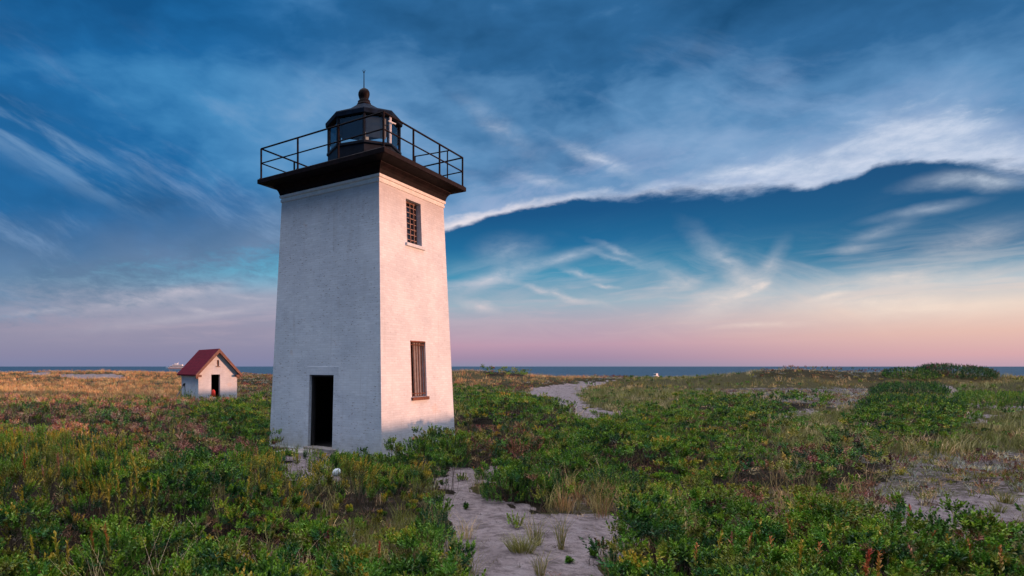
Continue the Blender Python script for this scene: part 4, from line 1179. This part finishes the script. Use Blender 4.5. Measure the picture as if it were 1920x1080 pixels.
def tuft(label, px, py, hpx, wpx, names, weights, n=70, name='grass_tuft', bend=(.2, .9), group=None, wid=.006):
    root, p = plant(name, label, 'grass tuft', px, py, group)
    dist = p[1]; h = hpx / F * dist; w = wpx / F * dist * .5
    a = rng.uniform(0, 6.28, n); r = np.sqrt(rng.uniform(0, 1, n)) * w * .45
    X, Y = np.cos(a) * r, np.sin(a) * r; gz = hter(p[0] + X, p[1] + Y) - hter(p[0], p[1])
    D = norm(np.stack([np.cos(a) * r / (w * .45 + 1e-6) * w / h * .7 + rng.normal(0, .12, n), np.sin(a) * r / (w * .45 + 1e-6) * w / h * .7 + rng.normal(0, .12, n), np.ones(n)], 1))
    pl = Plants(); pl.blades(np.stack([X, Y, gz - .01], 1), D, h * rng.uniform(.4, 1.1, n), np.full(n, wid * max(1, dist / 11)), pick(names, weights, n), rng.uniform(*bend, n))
    pl.build('blades', root)
    return root


SPIKES = {}


def spike(label, px, py, hpx, colour, name='flower_spike', cat='flower spike', n=50, wid=.016, low='olive', hv=.45, group=None):
    """one tall shoot whose upper part is coloured; py is where it comes out of the leaves around it (hv above the ground)"""
    x, y = at(px, py, hv); x, y = float(x), float(y); vis = hpx / F * y; h = hv + vis
    root = tag(empty(name, (x, y, float(hter(x, y))), rng.uniform(0, 6.28)), label, cat, group)
    key = (colour, low, n, wid, int(rng.integers(0, 3)))
    if key not in SPIKES:
        pl = Plants(); lean = np.array([[rng.normal(0, .10), rng.normal(0, .10), 1.0]])
        C = PAL[low][None] if low else PAL[colour][None]
        pl.sprigs(np.array([[0, 0, .30]]), lean, np.array([.72]), n, np.array([.105]), np.array([wid * 1.9]), C, .75, .22, .05, tipc=PAL[colour][None] * 1.15)
        lv = pl.build('leaves', root)
        st = Plants(); st.blades(np.array([[0, 0, -.02]]), norm(lean), np.array([.98]), np.array([.012]), PAL['twig'][None], np.array([.02])); sm = st.build('stem', root)
        SPIKES[key] = (lv.data, sm.data)
    else:
        for nm, me in zip(('leaves', 'stem'), SPIKES[key]):
            o = bpy.data.objects.new(nm, me); COL.objects.link(o); o.parent = root
    root.scale = (max(.9, vis * 1.9), max(.9, vis * 1.9), h)
    return root


GR = (['deep', 'green', 'green', 'bright'], [2, 3, 3, 2])
YG = (['deep', 'green', 'olive', 'yellow', 'bright'], [1.2, 3, 2.5, 1.6, 2])
shrub('broad flat topped dark green bush behind the round yellow tipped bush', 1702, 744, 126, 28, ['deep', 'green', 'deep'], [3, 2, 2], dens=1.5)
shrub('large rounded green bush with yellowish tips at the bend of the right sand trail', 1702, 782, 172, 44, ['deep', 'green', 'deep', 'bright'], [3, 2, 2, 1], tips=(['deep', 'green', 'bright', 'yellow'], [3, 3, 2, .7]), dens=1.5)
shrub('low dense bright green bush beside the narrow sand trail at the right edge', 1868, 765, 150, 32, ['green', 'bright', 'green', 'deep'], [2, 2, 2, 2], dens=1.4)
shrub('dark bush silhouetted against the pink sky on top of the right dune', 1795, 704, 126, 19, ['deep', 'deep', 'maroon', 'green'], [3, 2, 1, 1], dens=1.6)
shrub('long dark green bush sloping down to the left below the dune top bush', 1706, 708, 90, 13, ['deep', 'green', 'deep'], [3, 2, 2], dens=1.5)
shrub('bushy green shrub hugging the foot of the sunlit lighthouse wall', 808, 878, 150, 58, ['green', 'deep', 'bright', 'green'], [3, 2, 1, 3], deep=.35)
shrub('small dark shrub between the sunlit wall corner and the plinth', 742, 884, 66, 30, ['deep', 'green', 'olive'], [3, 3, 1])
shrub('round dark green shrub at the left edge of the sandy path', 812, 1012, 60, 62, ['deep', 'green', 'deep'], [3, 2, 2])
shrub('reddish brown dying shrub below the leafy hill right of the lighthouse', 985, 868, 90, 46, ['brown', 'pinkred', 'brown', 'maroon', 'olive'], [3, 1.6, 2, 1.5, 1], leaf=(.042, .022))
shrub('dark bush growing at the shaded wall of the red roofed shed', 352, 752, 48, 26, ['deep', 'deep', 'green'], [3, 2, 2], dens=1.5)
shrub('green bush in front of the shed doorway', 418, 764, 70, 15, ['green', 'deep', 'bright'], [3, 2, 1], dens=1.5)
shrub('leafy green weed beside the stone slab at the lighthouse plinth', 622, 878, 34, 26, ['green', 'bright', 'deep'], [2, 2, 1])
shrub('tangled dark weed growing against the white plinth near its front corner', 668, 884, 60, 36, ['deep', 'green', 'bright'], [2, 2, 1])
shrub('small orange brown bush touching the front corner of the lighthouse', 695, 880, 28, 34, ['brown', 'orange', 'olive'], [3, 1, 1])
shrub('low green mat of leaves in the middle of the path junction', 868, 903, 52, 14, ['green', 'olive'], [2, 1], name='low_plant')
shrub('dark green leafy clump where the path forks, tallest by the thicket', 912, 935, 26, 34, ['deep', 'green'], [1, 1], name='low_plant')
shrub('tiny dark seedling alone on the open sand of the path', 873, 958, 9, 12, ['deep', 'green'], [1, 1], name='seedling')
shrub('bright green seedling at the left side of the path near the grass wisp', 853, 1030, 36, 38, ['bright', 'green'], [2, 1], name='seedling')
shrub('bright green seedling lowest on the left side of the path', 868, 1074, 34, 36, ['bright', 'bright', 'olive'], [2, 1, 1], name='seedling')
shrub('small green plant on the path above the wide grass tuft', 968, 990, 46, 32, ['green', 'bright', 'olive'], [2, 2, 1], name='low_plant')
shrub('little green rosette low on the sand between two dark patches', 1067, 1056, 18, 10, ['bright', 'green'], [1, 1], name='seedling')
shrub('small leafy plant at the right border of the lower path', 1116, 1050, 26, 22, ['green', 'deep'], [1, 1], name='low_plant')
shrub('pale grey green cushion plant in front of the right hand thicket', 1322, 908, 38, 20, ['grey', 'grey', 'palegrass'], [2, 2, 1], name='cushion_plant', cat='plant')
shrub('grey lichen like cushion on the sparse sand at the right', 1688, 884, 34, 14, ['grey', 'palegrass'], [2, 1], name='cushion_plant', cat='plant')

shrub('dense green mound at the front left corner of the middle thicket, beside the path fork', 948, 942, 86, 62, ['deep', 'green', 'deep', 'bright'], [2, 2, 1, 1], deep=.6)
shrub('dark green mound at the thicket front, just left of the dry grass clumps', 1018, 942, 84, 66, ['deep', 'green', 'green', 'olive'], [2, 2, 1, 1], deep=.6)
shrub('leafy green mound at the thicket front, behind the second dry grass clump', 1150, 935, 110, 60, ['green', 'deep', 'bright', 'olive'], [2, 2, 1, 1], deep=.6)
GG = (['grass', 'palegrass', 'olive', 'straw'], [3, 2, 2, 1])
tuft('wide low green grass tuft in the middle of the sandy path', 978, 1036, 44, 92, ['grass', 'olive', 'palegrass'], [3, 2, 1], n=260, bend=(.4, 1.1))
tuft('tall thin pale grass tuft rising behind the wide low tuft', 1005, 1022, 70, 46, *GG, n=80)
tuft('slim upright grass tuft standing alone on the right of the path', 1052, 1032, 78, 26, *GG, n=60)
tuft('thin pale grass tuft at the bottom of the path', 1012, 1082, 56, 40, *GG, n=60)
tuft('wispy straw grass at the left path edge above the seedlings', 872, 1012, 56, 54, ['straw', 'palegrass', 'tan'], [2, 2, 1], n=46)
tuft('dry orange grass clump at the front edge of the thicket', 1058, 962, 70, 60, ['orangetan', 'tan', 'olive'], [2, 2, 2], n=60)
tuft('second dry orange grass clump, beside a red leaved shoot', 1128, 972, 84, 64, ['orangetan', 'tan', 'brown', 'grass'], [2, 1, 1, 2], n=60)
tuft('tall green and orange grass stalks in the foreground right of the path', 1245, 1080, 110, 60, ['grass', 'orangetan', 'olive', 'orange'], [3, 1.4, 2, .8], n=70)
tuft('long arching green blades in the left foreground thicket', 660, 1078, 95, 130, ['grass', 'olive', 'bright'], [3, 2, 1], n=60, bend=(.5, 1.2))
tuft('dry brown twiggy tuft at the bottom left centre', 505, 1082, 70, 130, ['brown', 'twig', 'straw'], [2, 3, 1], n=120)
tuft('single tall green reed like blades left of the foreground twigs', 430, 1084, 96, 30, ['bright', 'grass'], [2, 2], n=16, wid=.012)
tuft('small round grass tuft at the far right edge of the sandy strip', 1885, 945, 30, 44, ['olive', 'grass', 'tan'], [2, 2, 1], n=110)
tuft('green tuft on the right sandy strip, left of the edge tuft', 1872, 962, 26, 40, ['grass', 'olive'], [2, 2], n=90)

spike('upright salmon orange shoot at the lower left, left one of a close pair', 182, 1062, 66, 'orange')
spike('bent salmon orange shoot at the lower left, right one of a close pair', 214, 1062, 72, 'orange')
spike('tall salmon shoot among yellow spikes in the left foreground', 112, 928, 72, 'pinkred')
spike('red shoot at the far left edge of the yellow spikes', 50, 915, 60, 'red')
spike('reddish pink shoot just left of the tall salmon shoot', 90, 925, 48, 'pinkred')
spike('tall yellow goldenrod spike, left one of the two tallest', 172, 922, 82, 'yellow')
spike('tall yellow goldenrod spike, right one of the two tallest', 184, 920, 84, 'gold')
spike('shorter yellow spike right of the two tallest goldenrods', 214, 918, 66, 'yellow')
spike('yellow spike at the right end of the left foreground goldenrods', 262, 945, 66, 'gold')
spike('orange yellow spike in the middle of the left foreground goldenrods', 228, 958, 62, 'gold')
spike('pale yellow spike near the left picture edge', 30, 900, 70, 'yellow')
spike('bright red leafy shoot at the bottom right foreground', 1612, 1086, 50, 'red', n=60, wid=.024, low='orange')
spike('orange shoot beside the bright red foreground shoot', 1640, 1084, 44, 'orange', low='gold')
spike('small red blossom topped shoot in the dark left foreground thicket', 706, 1052, 34, 'red')
spike('coral tipped shoot, left of two small ones in the right foreground', 1368, 1040, 36, 'pinkred')
spike('coral tipped shoot, right of two small ones in the right foreground', 1386, 1046, 38, 'orange')
spike('orange tipped shoot in the middle of the right foreground thicket', 1500, 1022, 40, 'orange')
spike('red shoot at the upper border of the right foreground thicket', 1702, 985, 30, 'red')
spike('second red shoot near the sandy strip at the right', 1822, 992, 34, 'red')
spike('yellow gold shoot at the top of the right foreground thicket', 1578, 1002, 40, 'gold')
spike('gold shoot in the lower right foreground near the picture bottom', 1492, 1078, 60, 'gold')
for px, py, hp, c in [(20, 880, 60, 'yellow'), (62, 872, 56, 'gold'), (78, 900, 60, 'yellow'), (128, 902, 56, 'yellow'), (146, 925, 60, 'gold'), (158, 890, 52, 'yellow'), (200, 935, 56, 'yellow'),
                      (240, 925, 60, 'yellow'), (250, 965, 58, 'gold'), (275, 962, 52, 'yellow'), (290, 950, 48, 'gold'), (205, 975, 50, 'gold'), (45, 985, 60, 'yellow'), (14, 1000, 62, 'yellow'), (70, 1070, 56, 'yellow'), (118, 1068, 60, 'yellow'),
                      (128, 1080, 56, 'gold'), (320, 925, 40, 'yellow'), (470, 905, 30, 'gold'), (490, 925, 32, 'yellow'), (520, 918, 28, 'gold'), (460, 935, 34, 'yellow'), (545, 940, 30, 'yellow')]:
    spike('yellow goldenrod spike, one of the many in the left foreground stand', px, py, hp, c, group='goldenrod spikes in the left foreground', name='goldenrod_spike')
for px, py, hp, c in [(1410, 1000, 24, 'gold'), (1440, 1040, 28, 'orange'), (1465, 1000, 24, 'gold'), (1530, 1050, 30, 'orange'), (1560, 1030, 28, 'gold'), (1640, 1020, 24, 'orange'), (1680, 1040, 28, 'gold'), (1720, 1015, 24, 'orange'),
                      (1740, 1060, 30, 'pinkred'), (1790, 1030, 26, 'gold'), (1830, 1050, 28, 'orange'), (1860, 1020, 26, 'gold'), (1880, 1065, 30, 'orange'), (1300, 1060, 30, 'orange'), (1340, 1020, 24, 'gold'), (1395, 1070, 28, 'pinkred')]:
    spike('small gold or orange tipped shoot, one of many in the right foreground thicket', px, py, hp, c, group='tipped shoots in the right foreground', name='tipped_shoot', hv=.5, n=34)
